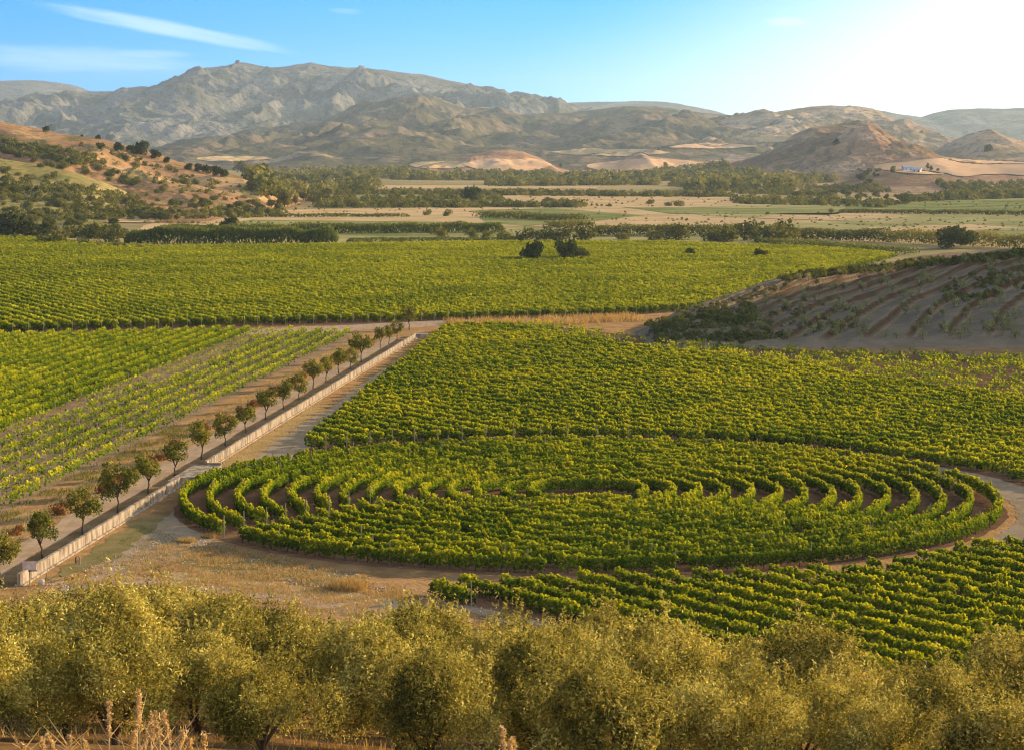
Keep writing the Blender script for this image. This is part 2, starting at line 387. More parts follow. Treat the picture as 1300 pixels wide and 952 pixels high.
ridge("hills", rp([(200, 205), (262, 196), (300, 178), (340, 171), (380, 163), (430, 150), (468, 132), (510, 124), (550, 123), (590, 137), (630, 140), (650, 144), (665, 147), (700, 145),
     (745, 141), (790, 136), (830, 136), (870, 142), (925, 147), (1000, 160), (1100, 190)], 6400), 3000, 1500, M_hills, base=2, amp=.6, gs=210, seed=31, ns=520, ntt=240, prof=1.1)
ridge("hills", rp([(780, 205), (850, 176), (900, 157), (940, 147), (958, 140), (970, 139), (980, 143), (1000, 140), (1030, 136), (1055, 134), (1085, 137), (1105, 148), (1130, 158), (1180, 175),
     (1230, 182), (1300, 178), (1420, 170)], 5300), 2000, 1400, M_tan, base=2, amp=.6, gs=170, seed=44, ns=460, ntt=200)
ridge("hills", rp([(690, 215), (760, 205), (800, 197), (835, 191), (862, 186), (880, 190), (905, 200), (930, 200), (960, 208)], 4100), 620, 500, M_tan, base=2, amp=.5, gs=110, seed=47, ns=220, ntt=70)
ridge("hills", rp([(500, 219), (540, 212), (570, 208), (595, 198), (625, 191), (645, 190), (665, 193), (685, 201), (705, 212), (735, 220), (770, 222)], 3300), 620, 500, M_red, amp=.75, gs=80, seed=52, ns=240, ntt=80)
ridge("hills", rp([(760, 222), (780, 213), (798, 200), (812, 194), (825, 199), (860, 203), (900, 206), (950, 205), (1000, 204)], 3500), 500, 500, M_red, amp=.65, gs=65, seed=55, ns=220, ntt=70)
ridge("hills", rp([(1120, 212), (1170, 203), (1200, 184), (1230, 170), (1258, 164), (1275, 172), (1290, 177), (1310, 183), (1380, 180), (1450, 170)], 3150), 520, 500, M_tan, amp=.3, gs=110, seed=61, ns=220, ntt=70)
ridge("hills", rp([(870, 232), (905, 220), (950, 205), (985, 188), (1010, 170), (1030, 162), (1060, 158), (1090, 153), (1108, 156), (1126, 168), (1150, 186), (1180, 196), (1230, 204), (1300, 207), (1420, 205)], 2650),
      520, 420, M_centre, amp=.42, gs=80, seed=64, ns=420, ntt=150, prof=1.0, crest=.02)
ridge("hills", [(1062, 175, 2470), (1082, 162, 2470), (1100, 157, 2470), (1118, 170, 2440), (1138, 187, 2400), (1160, 200, 2370), (1185, 207, 2350)], 300, 250, M_red, amp=.22, gs=45, seed=65, ns=160, ntt=90, prof=1.25)  # spur in brighter orange: its sunlit flank is put into the colour
ridge("hills", rp([(1090, 214), (1140, 203), (1180, 199), (1215, 207), (1250, 210), (1320, 209), (1450, 205)], 2250), 190, 260, M_red, amp=.25, gs=50, seed=67, ns=160, ntt=50)
ridge("hills", rp([(1030, 240), (1062, 234), (1095, 224), (1125, 218), (1165, 217), (1200, 222), (1235, 232), (1262, 243), (1300, 243)], 1820), 190, 150, M_centre, amp=.12, gs=40, seed=71, ns=160, ntt=50)
# the wooded hill on the left and its spurs
ridge("hills", rp([(-420, 120), (-200, 128), (-60, 146), (0, 155), (30, 160), (70, 169), (130, 177), (180, 190), (228, 206), (290, 221), (325, 232), (345, 246), (362, 262), (380, 270)], 1420, 1290),
      360, 300, M_lhill, amp=.34, gs=70, seed=74, ns=420, ntt=150, prof=1.0, crest=.02)
ridge("hills", rp([(-420, 190), (-200, 190), (-60, 196), (0, 202), (50, 210), (90, 218), (130, 231), (168, 248), (200, 264)], 1120, 1120), 170, 150, M_lspur, amp=.28, gs=50, seed=78, ns=240, ntt=90, prof=.9)
ridge("hills", rp([(170, 262), (205, 246), (240, 226), (275, 222), (310, 228), (340, 240), (356, 258), (366, 268)], 1240, 1215), 110, 130, M_lhill, amp=.15, gs=45, seed=81, ns=160, ntt=70, prof=.8)

# the terraced hill at the right edge of the vineyards
def terr():
    px = np.linspace(785, 2300, 460)
    crest_y = np.interp(px, [785, 805, 860, 920, 960, 1000, 1080, 1150, 1200, 1300, 1400, 1550, 1750, 2000, 2300], [431, 424, 396, 376, 361, 350, 339, 329, 321, 316, 290, 195, 70, 10, 50])  # right end lies out of view, raised to throw shade on the terraces
    crd = np.interp(px, [770, 860, 1000, 1150, 1300, 1600, 2300], [378, 405, 432, 452, 462, 470, 480])
    W = np.array([at(a, b, c) for a, b, c in zip(px, crest_y, crd)])
    v = np.linspace(-1, 1, 260)
    Vv, _ = np.meshgrid(v, px, indexing='ij')
    Y0 = 360.0 + 0 * Vv
    Yc = np.broadcast_to(W[:, 1], Vv.shape); Zc = np.broadcast_to(W[:, 2], Vv.shape)
    X = np.broadcast_to(W[:, 0], Vv.shape) * 1.0
    up = Vv <= 0; f = 1 + Vv
    Yy = np.where(up, Y0 + (Yc - Y0) * f, Yc + Vv * np.clip(Zc * 7, 4, 110))
    zz = np.where(up, Zc * (np.sin(np.clip(f, 0, 1) * math.pi / 2) ** .95), Zc * (1 - np.clip(Vv, 0, 1)))
    wv = (62 * np.clip(f, 0, 1) ** 1.5 - X) / 6.9 + (fbm(X / 40, Yy / 40, 5) - .5) * .8
    fr = wv - np.floor(wv)
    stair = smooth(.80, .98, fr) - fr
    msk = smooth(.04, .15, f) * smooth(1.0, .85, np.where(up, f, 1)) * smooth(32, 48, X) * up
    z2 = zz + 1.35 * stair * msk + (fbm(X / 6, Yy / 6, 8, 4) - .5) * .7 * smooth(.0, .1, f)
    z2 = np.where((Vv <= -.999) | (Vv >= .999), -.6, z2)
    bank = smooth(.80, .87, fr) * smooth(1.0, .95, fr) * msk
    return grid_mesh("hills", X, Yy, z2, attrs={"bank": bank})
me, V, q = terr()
m, t, o_ = newmat("terraced slope")
a_ = N(t, "ShaderNodeAttribute"); a_.attribute_name = "bank"
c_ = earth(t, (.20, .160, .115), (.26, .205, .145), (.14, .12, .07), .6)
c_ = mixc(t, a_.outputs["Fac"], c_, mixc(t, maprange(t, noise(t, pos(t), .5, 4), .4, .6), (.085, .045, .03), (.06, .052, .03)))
d_ = N(t, "ShaderNodeBsdfDiffuse"); t.links.new(c_, d_.inputs[0])
b_ = N(t, "ShaderNodeBump"); b_.inputs["Distance"].default_value = .5; t.links.new(noise(t, pos(t), 1.0, 7, .65), b_.inputs["Height"]); t.links.new(b_.outputs[0], d_.inputs["Normal"])
t.links.new(d_.outputs[0], o_.inputs[0])
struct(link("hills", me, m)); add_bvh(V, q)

# ------------------------------------------------------------------ flat sheets: tracks, soil and fields
def sheet(name, pts, z, mat, px=True, jit=.35, step=2.5):
    P = [gp(*p) if px else p for p in pts]
    out_ = []
    for i in range(len(P)):
        a, b = np.array(P[i]), np.array(P[(i + 1) % len(P)]); L = np.linalg.norm(b - a)
        n = max(1, min(160, int(L / (step * .5))))
        for k in range(n):
            p = a + (b - a) * k / n; d = (b - a) / max(L, 1e-6)
            j = (fbm(p[0] / (step * 2.5), p[1] / (step * 2.5), 4, 4, .7) - .5) * 4 * jit if 0 < k else 0
            out_.append((p[0] - d[1] * j, p[1] + d[0] * j, z))
    return struct(link(name, mesh_py(name, out_, [tuple(range(len(out_)))]), mat))
WALL_A = np.array(gp(24, 744)); WALL_B = np.array(gp(527, 430))
wd = (WALL_B - WALL_A); WL = np.linalg.norm(wd); wd = wd / WL; wn = np.array([-wd[1], wd[0]])      # wn points to the left of the wall
def wl(s, u): p = WALL_A + wd * s + wn * u; return (float(p[0]), float(p[1]))
S2 = WL + 20
sheet("soil", [(-160, 640), (-160, 426), (0, 428), (300, 420), (445, 424), (440, 436), (300, 500), (0, 655)], .004, M_greysoil)
sheet("path", [wl(-14, 5.4), wl(-14, 2.6), wl(60, 3.0), wl(120, 3.0), wl(WL + 2, 3.0), wl(WL + 2, 5.0), wl(120, 5.6), wl(60, 5.6)], .008, M_track, False, .3)
sheet("path", [(-200, 440), (0, 429), (120, 425), (300, 419), (420, 414), (520, 409), (560, 407), (700, 404), (800, 400), (800, 404), (700, 408), (600, 412), (520, 416), (430, 421), (300, 425), (120, 431), (0, 436)], .010, M_track, True, .5)
sheet("bank", [wl(-12, 9.5), wl(-12, 6.3), wl(60, 6.4), wl(WL, 6.5), wl(WL, 10.5), wl(60, 9.5)], .006, M_drygrass, False, .6)
sheet("road", [wl(-5, -3.4), wl(22, -3.4), wl(50, -3.0), wl(WL + 3, -2.6), wl(WL + 3, -6.6), wl(100, -7.2), wl(60, -7.4), wl(40, -8.2), wl(14, -10)], .012, M_lane, False, .5)
sheet("path", [(60, 742), (160, 742), (230, 745), (300, 757), (380, 768), (450, 778), (520, 790), (640, 812), (640, 796), (560, 770), (500, 760), (420, 757), (360, 751), (280, 742), (200, 733), (140, 728)], .014, M_track, True, .5, 1.2)
sheet("road", [(330, 716), (430, 738), (520, 752), (560, 764), (640, 790), (740, 808), (830, 840), (1000, 880), (1100, 905), (1140, 905), (1140, 858), (1060, 850), (900, 842), (850, 838), (760, 800), (640, 776), (545, 757), (480, 742), (400, 726)], .016, M_lane, True, .4, 1.5)
CC = (6.9, 202.0); CA, CB = 36.8, 35.5
def ell(a, k): return (CC[0] + (CA + k) * math.cos(a), CC[1] + (CB + k) * math.sin(a))
sheet("soil", [ell(2 * math.pi * i / 60, .8) for i in range(60)], .020, M_soil, False, .3)
sheet("road", [ell(R(a), 1.8) for a in range(-52, 66, 4)] + [ell(R(a), 6.2) for a in range(64, -53, -4)], .018, M_lane, False, .4, 1.2)
sheet("soil", [(365, 585), (560, 420), (690, 414), (860, 432), (1000, 444), (1340, 456), (1500, 700), (1340, 640), (1240, 614), (1100, 583), (900, 560), (760, 556), (600, 562), (450, 574)], .005, M_soil)
sheet("soil", [(530, 756), (640, 778), (760, 806), (850, 840), (940, 872), (1040, 858), (1075, 850), (1100, 866), (1300, 910), (1500, 920), (1500, 700), (1240, 706), (1140, 728), (1000, 740), (760, 746)], .0225, M_soil)
sheet("soil", [(-300, 428), (0, 426), (500, 411), (800, 402), (900, 380), (1120, 328), (1000, 316), (640, 310), (430, 313), (180, 313), (0, 306), (-300, 300)], .007, M_soil)
sheet("grass", [(215, 700), (300, 705), (400, 722), (470, 733), (430, 744), (330, 735), (240, 722)], .019, M_grasspatch, True, .45, 1.2)
sheet("grass", [(240, 722), (330, 738), (430, 748), (500, 760), (440, 765), (380, 756), (300, 744), (200, 730)], .021, M_drygrass, True, .4, 1.2)
sheet("grass", [wl(2, -1.2), wl(30, -.9), wl(34, -3), wl(12, -4.5)], .021, M_grasspatch, False, .6, 1.0)
sheet("grass", [wl(56, -.8), wl(120, -.6), wl(120, -2.3), wl(56, -3.2)], .021, M_drygrass, False, .4, 1.0)
# valley fields
def vf(name, pts, k, mat): return sheet(name, pts, .10 + .06 * k, mat, True, 3.0, 30)
vf("field", [(150, 300), (190, 282), (330, 268), (470, 265), (640, 263), (760, 250), (1320, 252), (1320, 302), (1000, 296), (760, 289), (640, 288), (420, 288), (250, 286)], 0, M_stubble)
vf("field", [(155, 312), (170, 299), (400, 299), (620, 290), (760, 289), (960, 290), (1130, 318), (1000, 318), (860, 312), (640, 312), (430, 315)], 1, M_pasture)
vf("field", [(600, 268), (700, 265), (820, 274), (760, 281), (670, 288), (610, 284)], 1, M_greenfield)
vf("field", [(930, 262), (1320, 252), (1320, 302), (1150, 298), (1000, 292), (930, 288), (1080, 281), (900, 275), (830, 266)], 2, M_pasture)
vf("field", [(990, 272), (1110, 271), (1170, 276), (1060, 281), (960, 278)], 3, M_stubble)
vf("field", [(1100, 290), (1230, 286), (1300, 290), (1180, 296), (1100, 296)], 3, M_stubble)
vf("field", [(790, 264), (960, 265), (1100, 268), (1050, 274), (850, 272)], 3, M_greenfield)
vf("field", [(1060, 258), (1320, 254), (1320, 270), (1200, 269), (1075, 268)], 4, M_greenfield)
vf("field", [(425, 252), (530, 247), (620, 252), (640, 258), (470, 258)], 1, M_greenfield)
vf("field", [(470, 240), (760, 240), (760, 236), (470, 236)], 1, M_stubble)
vf("field", [(620, 248), (860, 245), (1000, 252), (760, 258), (640, 256)], 1, M_stubble)
vf("field", [(250, 290), (320, 280), (640, 284), (640, 300), (430, 300), (300, 300)], 3, M_greenfield)
vf("field", [(40, 281), (200, 280), (200, 284), (40, 284)], 5, M_stubble)

def hsheet(px0, px1, py0, py1, mat, seed, name="field"):         # a field that follows the slope it lies on
    us = np.linspace(0, 1, 60); vs_ = np.linspace(0, 1, 22)
    P = []
    for v in vs_:
        for u in us:
            x = px0 + (px1 - px0) * u; jt = 1 if .02 < u < .98 else 0
            e0 = py0 + 2.0 * (vnoise(x / 25, 1.5, seed) - .5) * 2; e1 = py1 + 2.0 * (vnoise(x / 25, 8.5, seed) - .5) * 2
            pinch = 1 - abs(2 * u - 1) ** 3 * .85
            yc = (e0 + e1) / 2; y = yc + (e1 - e0) * (v - .5) * pinch
            h = hit(x, y)
            P.append((h.x, h.y, h.z + .25 + h.y * 3e-4) if h is not None else None)
    fs = []
    for j in range(len(vs_) - 1):
        for i in range(len(us) - 1):
            a = [j * 60 + i, j * 60 + i + 1, (j + 1) * 60 + i + 1, (j + 1) * 60 + i]
            if any(P[k] is None for k in a): continue
            ys = [P[k][1] for k in a]
            if max(ys) - min(ys) > 160: continue
            fs.append(tuple(reversed(a)))
    return struct(link(name, mesh_py(name, [p or (0, 0, -50) for p in P], fs, True), mat))
hsheet(745, 905, 204, 222, M_orange, 1); hsheet(1110, 1400, 203, 224, M_orange, 2); hsheet(590, 700, 203, 219, M_orange, 3)
hsheet(700, 850, 190, 199, M_stubble, 6); hsheet(930, 1010, 172, 182, M_stubble, 7); hsheet(850, 960, 184, 190, M_orange, 8)
hsheet(250, 345, 199, 206, M_stubble, 4); hsheet(520, 600, 206, 216, M_stubble, 5)

# ------------------------------------------------------------------ foliage
def leaf_quads(P, size, nrm_bias=None, asp=.8, r=rng):
    """P: (n,3) centres; returns (n,4,3) small diamond-like leaves turned every way"""
    n = len(P); d = r.normal(size=(n, 3))
    if nrm_bias is not None: d = d * .75 + nrm_bias
    d /= np.linalg.norm(d, axis=1, keepdims=True) + 1e-9
    a = r.normal(size=(n, 3)); u = np.cross(d, a); u /= np.linalg.norm(u, axis=1, keepdims=True) + 1e-9
    v = np.cross(d, u); s = (size * (.65 + .7 * r.random(n)))[:, None] * .5
    fold = d * s * .25
    return np.stack([P - u * s * 1.15, P - v * s * asp + fold, P + u * s * 1.15, P + v * s * asp + fold], 1)

def row_mesh(name, sx, sy, dens_fn, per_m, size, h0=.55, h1=1.75, half=.38, seed=0, shoots=True, shaggy=1.0):
    """sx, sy: polyline of the row about every half metre"""
    r = np.random.default_rng(seed)
    seg = np.hypot(np.diff(sx), np.diff(sy)); S = np.concatenate([[0], np.cumsum(seg)]); L = S[-1]
    n = int(L * per_m); 
    if n < 4: return None
    s = r.random(n) * L
    x = np.interp(s, S, sx); y = np.interp(s, S, sy)
    vid = np.floor(s / 1.0).astype(int)                         # the single vines
    rv = r.random(vid.max() + 2); rv2 = r.random(vid.max() + 2)
    dn = dens_fn(x, y) if dens_fn is not None else np.ones(n)
    vig = .75 + .5 * fbm(x / 9, y / 9, 77)                       # vigour changes across the field
    miss = rv2[vid] < .025
    keep = (r.random(n) < dn * (.75 + .4 * rv[vid])) & ~miss
    s, x, y, vid, vig, dn = s[keep], x[keep], y[keep], vid[keep], vig[keep], dn[keep]; n = len(s)
    if n < 4: return None
    tx = np.interp(s + .3, S, sx) - np.interp(s - .3, S, sx); ty = np.interp(s + .3, S, sy) - np.interp(s - .3, S, sy)
    tl = np.hypot(tx, ty) + 1e-9; tx, ty = tx / tl, ty / tl
    fs = (s - vid) - .5
    top = h1 * (.82 + .28 * rv[vid]) * (.9 + .12 * vig) * (1 - .22 * fs ** 2); hw = half * (.8 + .4 * rv2[vid]) * (1 - .4 * fs ** 2)
    kind = r.random(n)
    h = h0 + (top - h0) * r.random(n) ** .75
    rel = (h - h0) / (top - h0)
    side = np.where(r.random(n) < .5, -1, 1)
    off = side * hw * np.sqrt(np.clip(1 - (rel * 2 - .95) ** 2 * .55, .1, 1)) * (.55 + .5 * r.random(n))
    # shoots: leaves strung along canes that rise or arch out of the hedge
    sid = np.floor(s / .42).astype(int); rs = r.random((sid.max() + 2, 4))
    isS = (kind < (.40 if shoots else .3)) & (rs[sid, 0] > .2); tt = r.random(n)
    sh_len = (.14 + .45 * rs[sid, 0] ** 1.3) * shaggy; lean = (rs[sid, 1] - .5) * .8; top = top * (1 - .14 * shaggy); tt = tt ** 1.15
    off = np.where(isS, (rs[sid, 2] - .5) * hw * 1.2 + lean * sh_len * tt ** 1.5, off)
    h = np.where(isS, top * .88 + sh_len * (tt - .35 * tt ** 2 * np.abs(lean) * 1.6), h)
    s_c = (sid + .5) * .42 + (rs[sid, 3] - .5) * .3
    xs = np.where(isS, np.interp(s_c, S, sx) + (r.random(n) - .5) * .34 * (1.15 - tt), x); ys = np.where(isS, np.interp(s_c, S, sy) + (r.random(n) - .5) * .34 * (1.15 - tt), y)
    off = off + (r.random(n) - .5) * .08
    P = np.stack([xs - ty * off, ys + tx * off, h], 1)
    nb = np.stack([-ty * np.sign(off), tx * np.sign(off), .6 + 0 * off], 1) * .95
    V = leaf_quads(P, size, nb, r=r)
    tint = np.clip(.06 + .24 * r.random(n) + .50 * np.where(isS, .45 + .55 * tt, rel ** 2.2 * .8) + .40 * (fbm(x / 14, y / 14, 91) - .5) + .25 * (rv[vid] - .5), 0, 1)  # tint rises upward: young yellow tips, plus sunlit tops and shaded bodies painted in
    return quads_mesh(name, V, tint)

ONES = ['', 'first', 'second', 'third', 'fourth', 'fifth', 'sixth', 'seventh', 'eighth', 'ninth', 'tenth', 'eleventh', 'twelfth', 'thirteenth', 'fourteenth', 'fifteenth', 'sixteenth', 'seventeenth', 'eighteenth', 'nineteenth']
TENS = ['', '', 'twenty', 'thirty', 'forty', 'fifty', 'sixty', 'seventy', 'eighty', 'ninety']
def ordinal(n):
    if n < 20: return ONES[n]
    if n >= 100: return 'hundredth' if n == 100 else 'hundred and ' + ordinal(n - 100)
    if n % 10 == 0: return TENS[n // 10][:-1] + 'ieth'
    return TENS[n // 10] + '-' + ONES[n % 10]

post_me = MB().tube([(0, 0, 0), (0, 0, 1.9)], [.055, .05], 6).mesh("post")
stake_me = MB().tube([(0, 0, 0), (0, 0, 2.1)], [.032, .03], 5).mesh("stake")
trunk_me = MB().tube([(0, 0, 0), (.05, .03, .4), (-.04, .05, .85)], [.04, .032, .025], 5).mesh('vine_trunk'); trunk_me.materials.append(M_bark)
post_me.materials.append(M_stake); stake_me.materials.append(M_stake)
def child(name, me, root, x, y, z=0, rz=0): return link(name, me, None, root, (x, y, z), rz)
def stems(sx, sy, seed, dens=None, gap=1.0):
    r = random.Random(seed); mb = MB(); seg = np.hypot(np.diff(sx), np.diff(sy)); S = np.concatenate([[0], np.cumsum(seg)])
    s = .5
    while s < S[-1]:
        x, y = np.interp(s, S, sx), np.interp(s, S, sy)
        if dens is None or dens(np.array([x]), np.array([y]))[0] > .1:
            mb.tube([(x, y, 0), (x + r.uniform(-.06, .06), y + r.uniform(-.06, .06), .4), (x + r.uniform(-.08, .08), y + r.uniform(-.08, .08), .85)], [.035, .03, .025], 4)
        s += gap
    return mb.mesh("vine_stems") if mb.v else None

# --- the rings
cutA = np.array(gp(222, 695)); cutB = np.array(gp(455, 647)); cdir = (cutB - cutA) / np.linalg.norm(cutB - cutA); cnrm = np.array([-cdir[1], cdir[0]])
def ring_gap(x, y):
    rx, ry = x - cutA[0], y - cutA[1]
    along = rx * cdir[0] + ry * cdir[1]; across = rx * cnrm[0] + ry * cnrm[1]
    g = (along < 26) & (across > -2.6) & (across < .2) & (x < -2)
    bare = ((x + 4) ** 2 / 90 + (y - 196) ** 2 / 14) < 1            # thin patch near the middle
    d = np.where(g, 0.0, 1.0); mid = (y < CC[1] - .5) & (np.hypot(x - CC[0], y - CC[1]) < 4.0); return np.where(mid, 0, np.where(bare, d * .3, d))
NR = 14
for k in range(NR):
    rr = 1 - k * 2.42 / 36.8; a0 = R(214)
    n = max(30, int(2 * math.pi * 36 * rr / .5)); aa = a0 - np.linspace(0, 2 * math.pi, n)
    sx = CC[0] + (CA * rr + (fbm(aa * 3, aa * 0 + k, 5) - .5) * .6) * np.cos(aa); sy = CC[1] + (CB * rr + (fbm(aa * 3, aa * 0 + k, 5) - .5) * .6) * np.sin(aa)
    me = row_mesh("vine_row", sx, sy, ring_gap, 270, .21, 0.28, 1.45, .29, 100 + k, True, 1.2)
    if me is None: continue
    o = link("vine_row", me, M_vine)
    nm = 'outermost' if k == 0 else ('innermost' if k == NR - 1 else ordinal(k + 1))
    tag(o, f"{nm} ring of the circular vine planting" + ("" if k in (0, NR - 1) else ", counted from its outer edge"), "vine row", "rings of the circular vineyard")
    if k == 0:
        for i in range(6, len(sx) - 1, 2):
            if sy[i] < CC[1] - 14 and ring_gap(sx[i:i + 1], sy[i:i + 1])[0] > .5: child("vine_trunk", trunk_me, o, float(sx[i]), float(sy[i]), 0, i * 1.7)
    # the end post where the gap cuts the ring
    across = (sx - cutA[0]) * cnrm[0] + (sy - cutA[1]) * cnrm[1]; al = (sx - cutA[0]) * cdir[0] + (sy - cutA[1]) * cdir[1]
    idx = [i for i in range(len(sx) - 1) if (across[i] - .2) * (across[i + 1] - .2) < 0 and al[i] < 26 and sx[i] < -2]
    for i in idx[:1]: child("post", post_me, o, float(sx[i]), float(sy[i]))
    for i in range(40, len(sx) - 1, 22):
        if ring_gap(sx[i:i + 1], sy[i:i + 1])[0] > .5 and k < 3: child("post", post_me, o, float(sx[i]), float(sy[i]))

# --- straight rows
def field_rows(poly, azim, spacing, per_m, size, mat, lab, grp, seed, dens=None, umin=None, umax=None, far=False, extra=None, flip=False, **kw):
    d = np.array([math.sin(azim), math.cos(azim)]); nrm_ = np.array([math.cos(azim), -math.sin(azim)])
    P = np.array(poly); us = P @ nrm_; ts = P @ d
    if umin is None: umin = us.min() + .6
    if umax is None: umax = us.max() - .3
    rows = []; T = np.arange(ts.min(), ts.max(), .5); ulist = np.arange(umin, umax, spacing)
    if flip: ulist = ulist[::-1]
    for u in ulist:
        jit = (fbm(T / 40, T * 0 + u * .3, 7) - .5) * .5
        X = nrm_[0] * (u + jit) + d[0] * T; Y = nrm_[1] * (u + jit) + d[1] * T
        ok = inpoly(X, Y, poly)
        if extra is not None: ok &= extra(X, Y)
        ok &= np.abs(X) < Y * .2297 * 1.06 + 8                       # nothing of a row far outside the view
        idx = np.where(ok)[0]
        if len(idx) < 8: continue
        i0, i1 = idx[0], idx[-1]
        X, Y, okk = X[i0:i1 + 1], Y[i0:i1 + 1], ok[i0:i1 + 1]
        rows.append((u, X, Y, okk))
    res = []
    for k, (u, X, Y, okk) in enumerate(rows):
        def dfn(x, y, X=X, Y=Y, okk=okk):
            tt = (x - X[0]) * d[0] + (y - Y[0]) * d[1]; ii = np.clip((tt / .5).astype(int), 0, len(okk) - 1)
            v = okk[ii].astype(float)
            return v * (dens(x, y) if dens is not None else 1)
        ymid = float(Y.mean())
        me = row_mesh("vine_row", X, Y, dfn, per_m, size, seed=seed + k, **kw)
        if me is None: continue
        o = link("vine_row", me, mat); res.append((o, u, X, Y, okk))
    for k, (o, *_r) in enumerate(res):
        nm = ordinal(k + 1)
        tag(o, lab.format(nm), "vine row", grp)
    return res
def px_poly(l): return [gp(*p) for p in l]

def out_ring(margin):
    def f(x, y): return ((x - CC[0]) / (CA + margin)) ** 2 + ((y - CC[1]) / (CB + margin)) ** 2 > 1
    return f
# upper field: dense, thin along its far edge
pu = px_poly([(366, 581), (562, 421), (600, 417), (690, 415), (830, 437), (940, 447), (1300, 458), (1400, 462), (1560, 720), (1400, 640), (1300, 616)]) + [(CC[0] + 30, CC[1] + 20), (CC[0], CC[1] + 30), (CC[0] - 25, CC[1] + 24)]
dense_poly = px_poly([(300, 640), (562, 418), (640, 418), (690, 426), (800, 446), (900, 455), (1000, 468), (1100, 486), (1300, 512), (1500, 520), (1700, 800)])
def dens_u(x, y): return np.where(inpoly(x, y, dense_poly), 1.0, .24 * (vnoise(x / 1.3, y / 1.3, 3) > .45))
ru = field_rows(pu, R(-37), 2.6, 130, .275, M_vine, "{} vine row from the lane corner in the vineyard behind the circle", "rows of the vineyard behind the circle", 300,
           dens_u, extra=out_ring(6.6), half=.38, h0=.25, h1=1.35)
# lower field in front of the rings
pl = px_poly([(540, 752), (560, 763), (640, 779), (760, 806), (850, 838), (940, 868), (1040, 856), (1075, 846), (1100, 862), (1300, 905), (1450, 920), (1450, 690), (1240, 702), (1150, 722), (1050, 736), (760, 744)])
rl = field_rows(pl, R(-36), 2.6, 240, .215, M_vine, "{} vine row from the lane in the vineyard before the circle", "rows of the vineyard before the circle", 500,
           extra=out_ring(1.9), half=.42, h0=.2, h1=1.3)
for (o, u, X, Y, okk) in ru + rl:
    child("post", post_me, o, float(X[0]), float(Y[0]))
for i, (o, u, X, Y, okk) in enumerate(rl[:2]):
    for j in range(2, len(X) - 1, 2): child("vine_trunk", trunk_me, o, float(X[j]), float(Y[j]), 0, j * 1.3)
# left field, parallel to the wall
waz = math.atan2(wd[0], wd[1])
pf = px_poly([(-330, 640), (-330, 432), (0, 432), (290, 424), (452, 427), (450, 434), (412, 452), (314, 500), (168, 575), (20, 652), (-44, 690), (-200, 690)])
uw = float(WALL_A @ np.array([math.cos(waz), -math.sin(waz)]))
def dens_l(x, y):
    u = -((x - WALL_A[0]) * math.cos(waz) - (y - WALL_A[1]) * math.sin(waz))
    d = np.where(u > 28.5, 1.0, .27)
    d = np.where((u > 24.8) & (u < 28), .08, d)
    return d * np.where(u < 28, .5 + .8 * (vnoise(x / 2.0, y / 2.0, 31) > .4), 1)
rf = field_rows(pf, waz, 2.6, 115, .27, M_vine, "{} vine row from the tree-lined track in the vineyard beyond the wall", "rows of the vineyard behind the wall", 700,
           dens_l, umin=uw - 95, umax=uw - 9.4, flip=True, half=.36, h0=.5, h1=1.6)
for i, (o, u, X, Y, okk) in enumerate(rf):
    child("post", post_me, o, float(X[0]), float(Y[0]))
    if uw - u < 27.5:
        for j in range(8, len(X), 11):
            if okk[j]: child("stake", stake_me, o, float(X[j]), float(Y[j]))
# the broad vineyard across the valley floor
pm = px_poly([(-200, 432), (0, 424), (250, 416), (500, 409), (700, 404), (790, 401), (880, 396), (960, 376), (1040, 352), (1100, 338), (1140, 327), (1040, 318), (940, 315), (850, 311), (640, 311), (430, 314), (200, 317), (130, 314), (60, 306), (0, 304), (-120, 303)])
def dens_m(x, y):
    d = np.ones_like(x)
    for (a, b) in (((0, 350), (330, 341)), ((330, 341), (700, 334)), ((700, 334), (1000, 332))):
        p, q_ = np.array(gp(*a)), np.array(gp(*b)); v = q_ - p; L = np.linalg.norm(v); v /= L
        al = (x - p[0]) * v[0] + (y - p[1]) * v[1]; ac = np.abs(-(x - p[0]) * v[1] + (y - p[1]) * v[0])
        d = np.where((al > 0) & (al < L) & (ac < 2.5), .1, d)
    return d
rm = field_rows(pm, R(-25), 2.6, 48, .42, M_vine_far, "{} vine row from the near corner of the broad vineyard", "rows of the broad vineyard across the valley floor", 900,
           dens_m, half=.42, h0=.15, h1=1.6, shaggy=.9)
for (o, u, X, Y, okk) in rm:
    if Y[0] < 450: child("post", post_me, o, float(X[0]), float(Y[0]))
print("rows", NR, len(ru), len(rl), len(rf), len(rm))

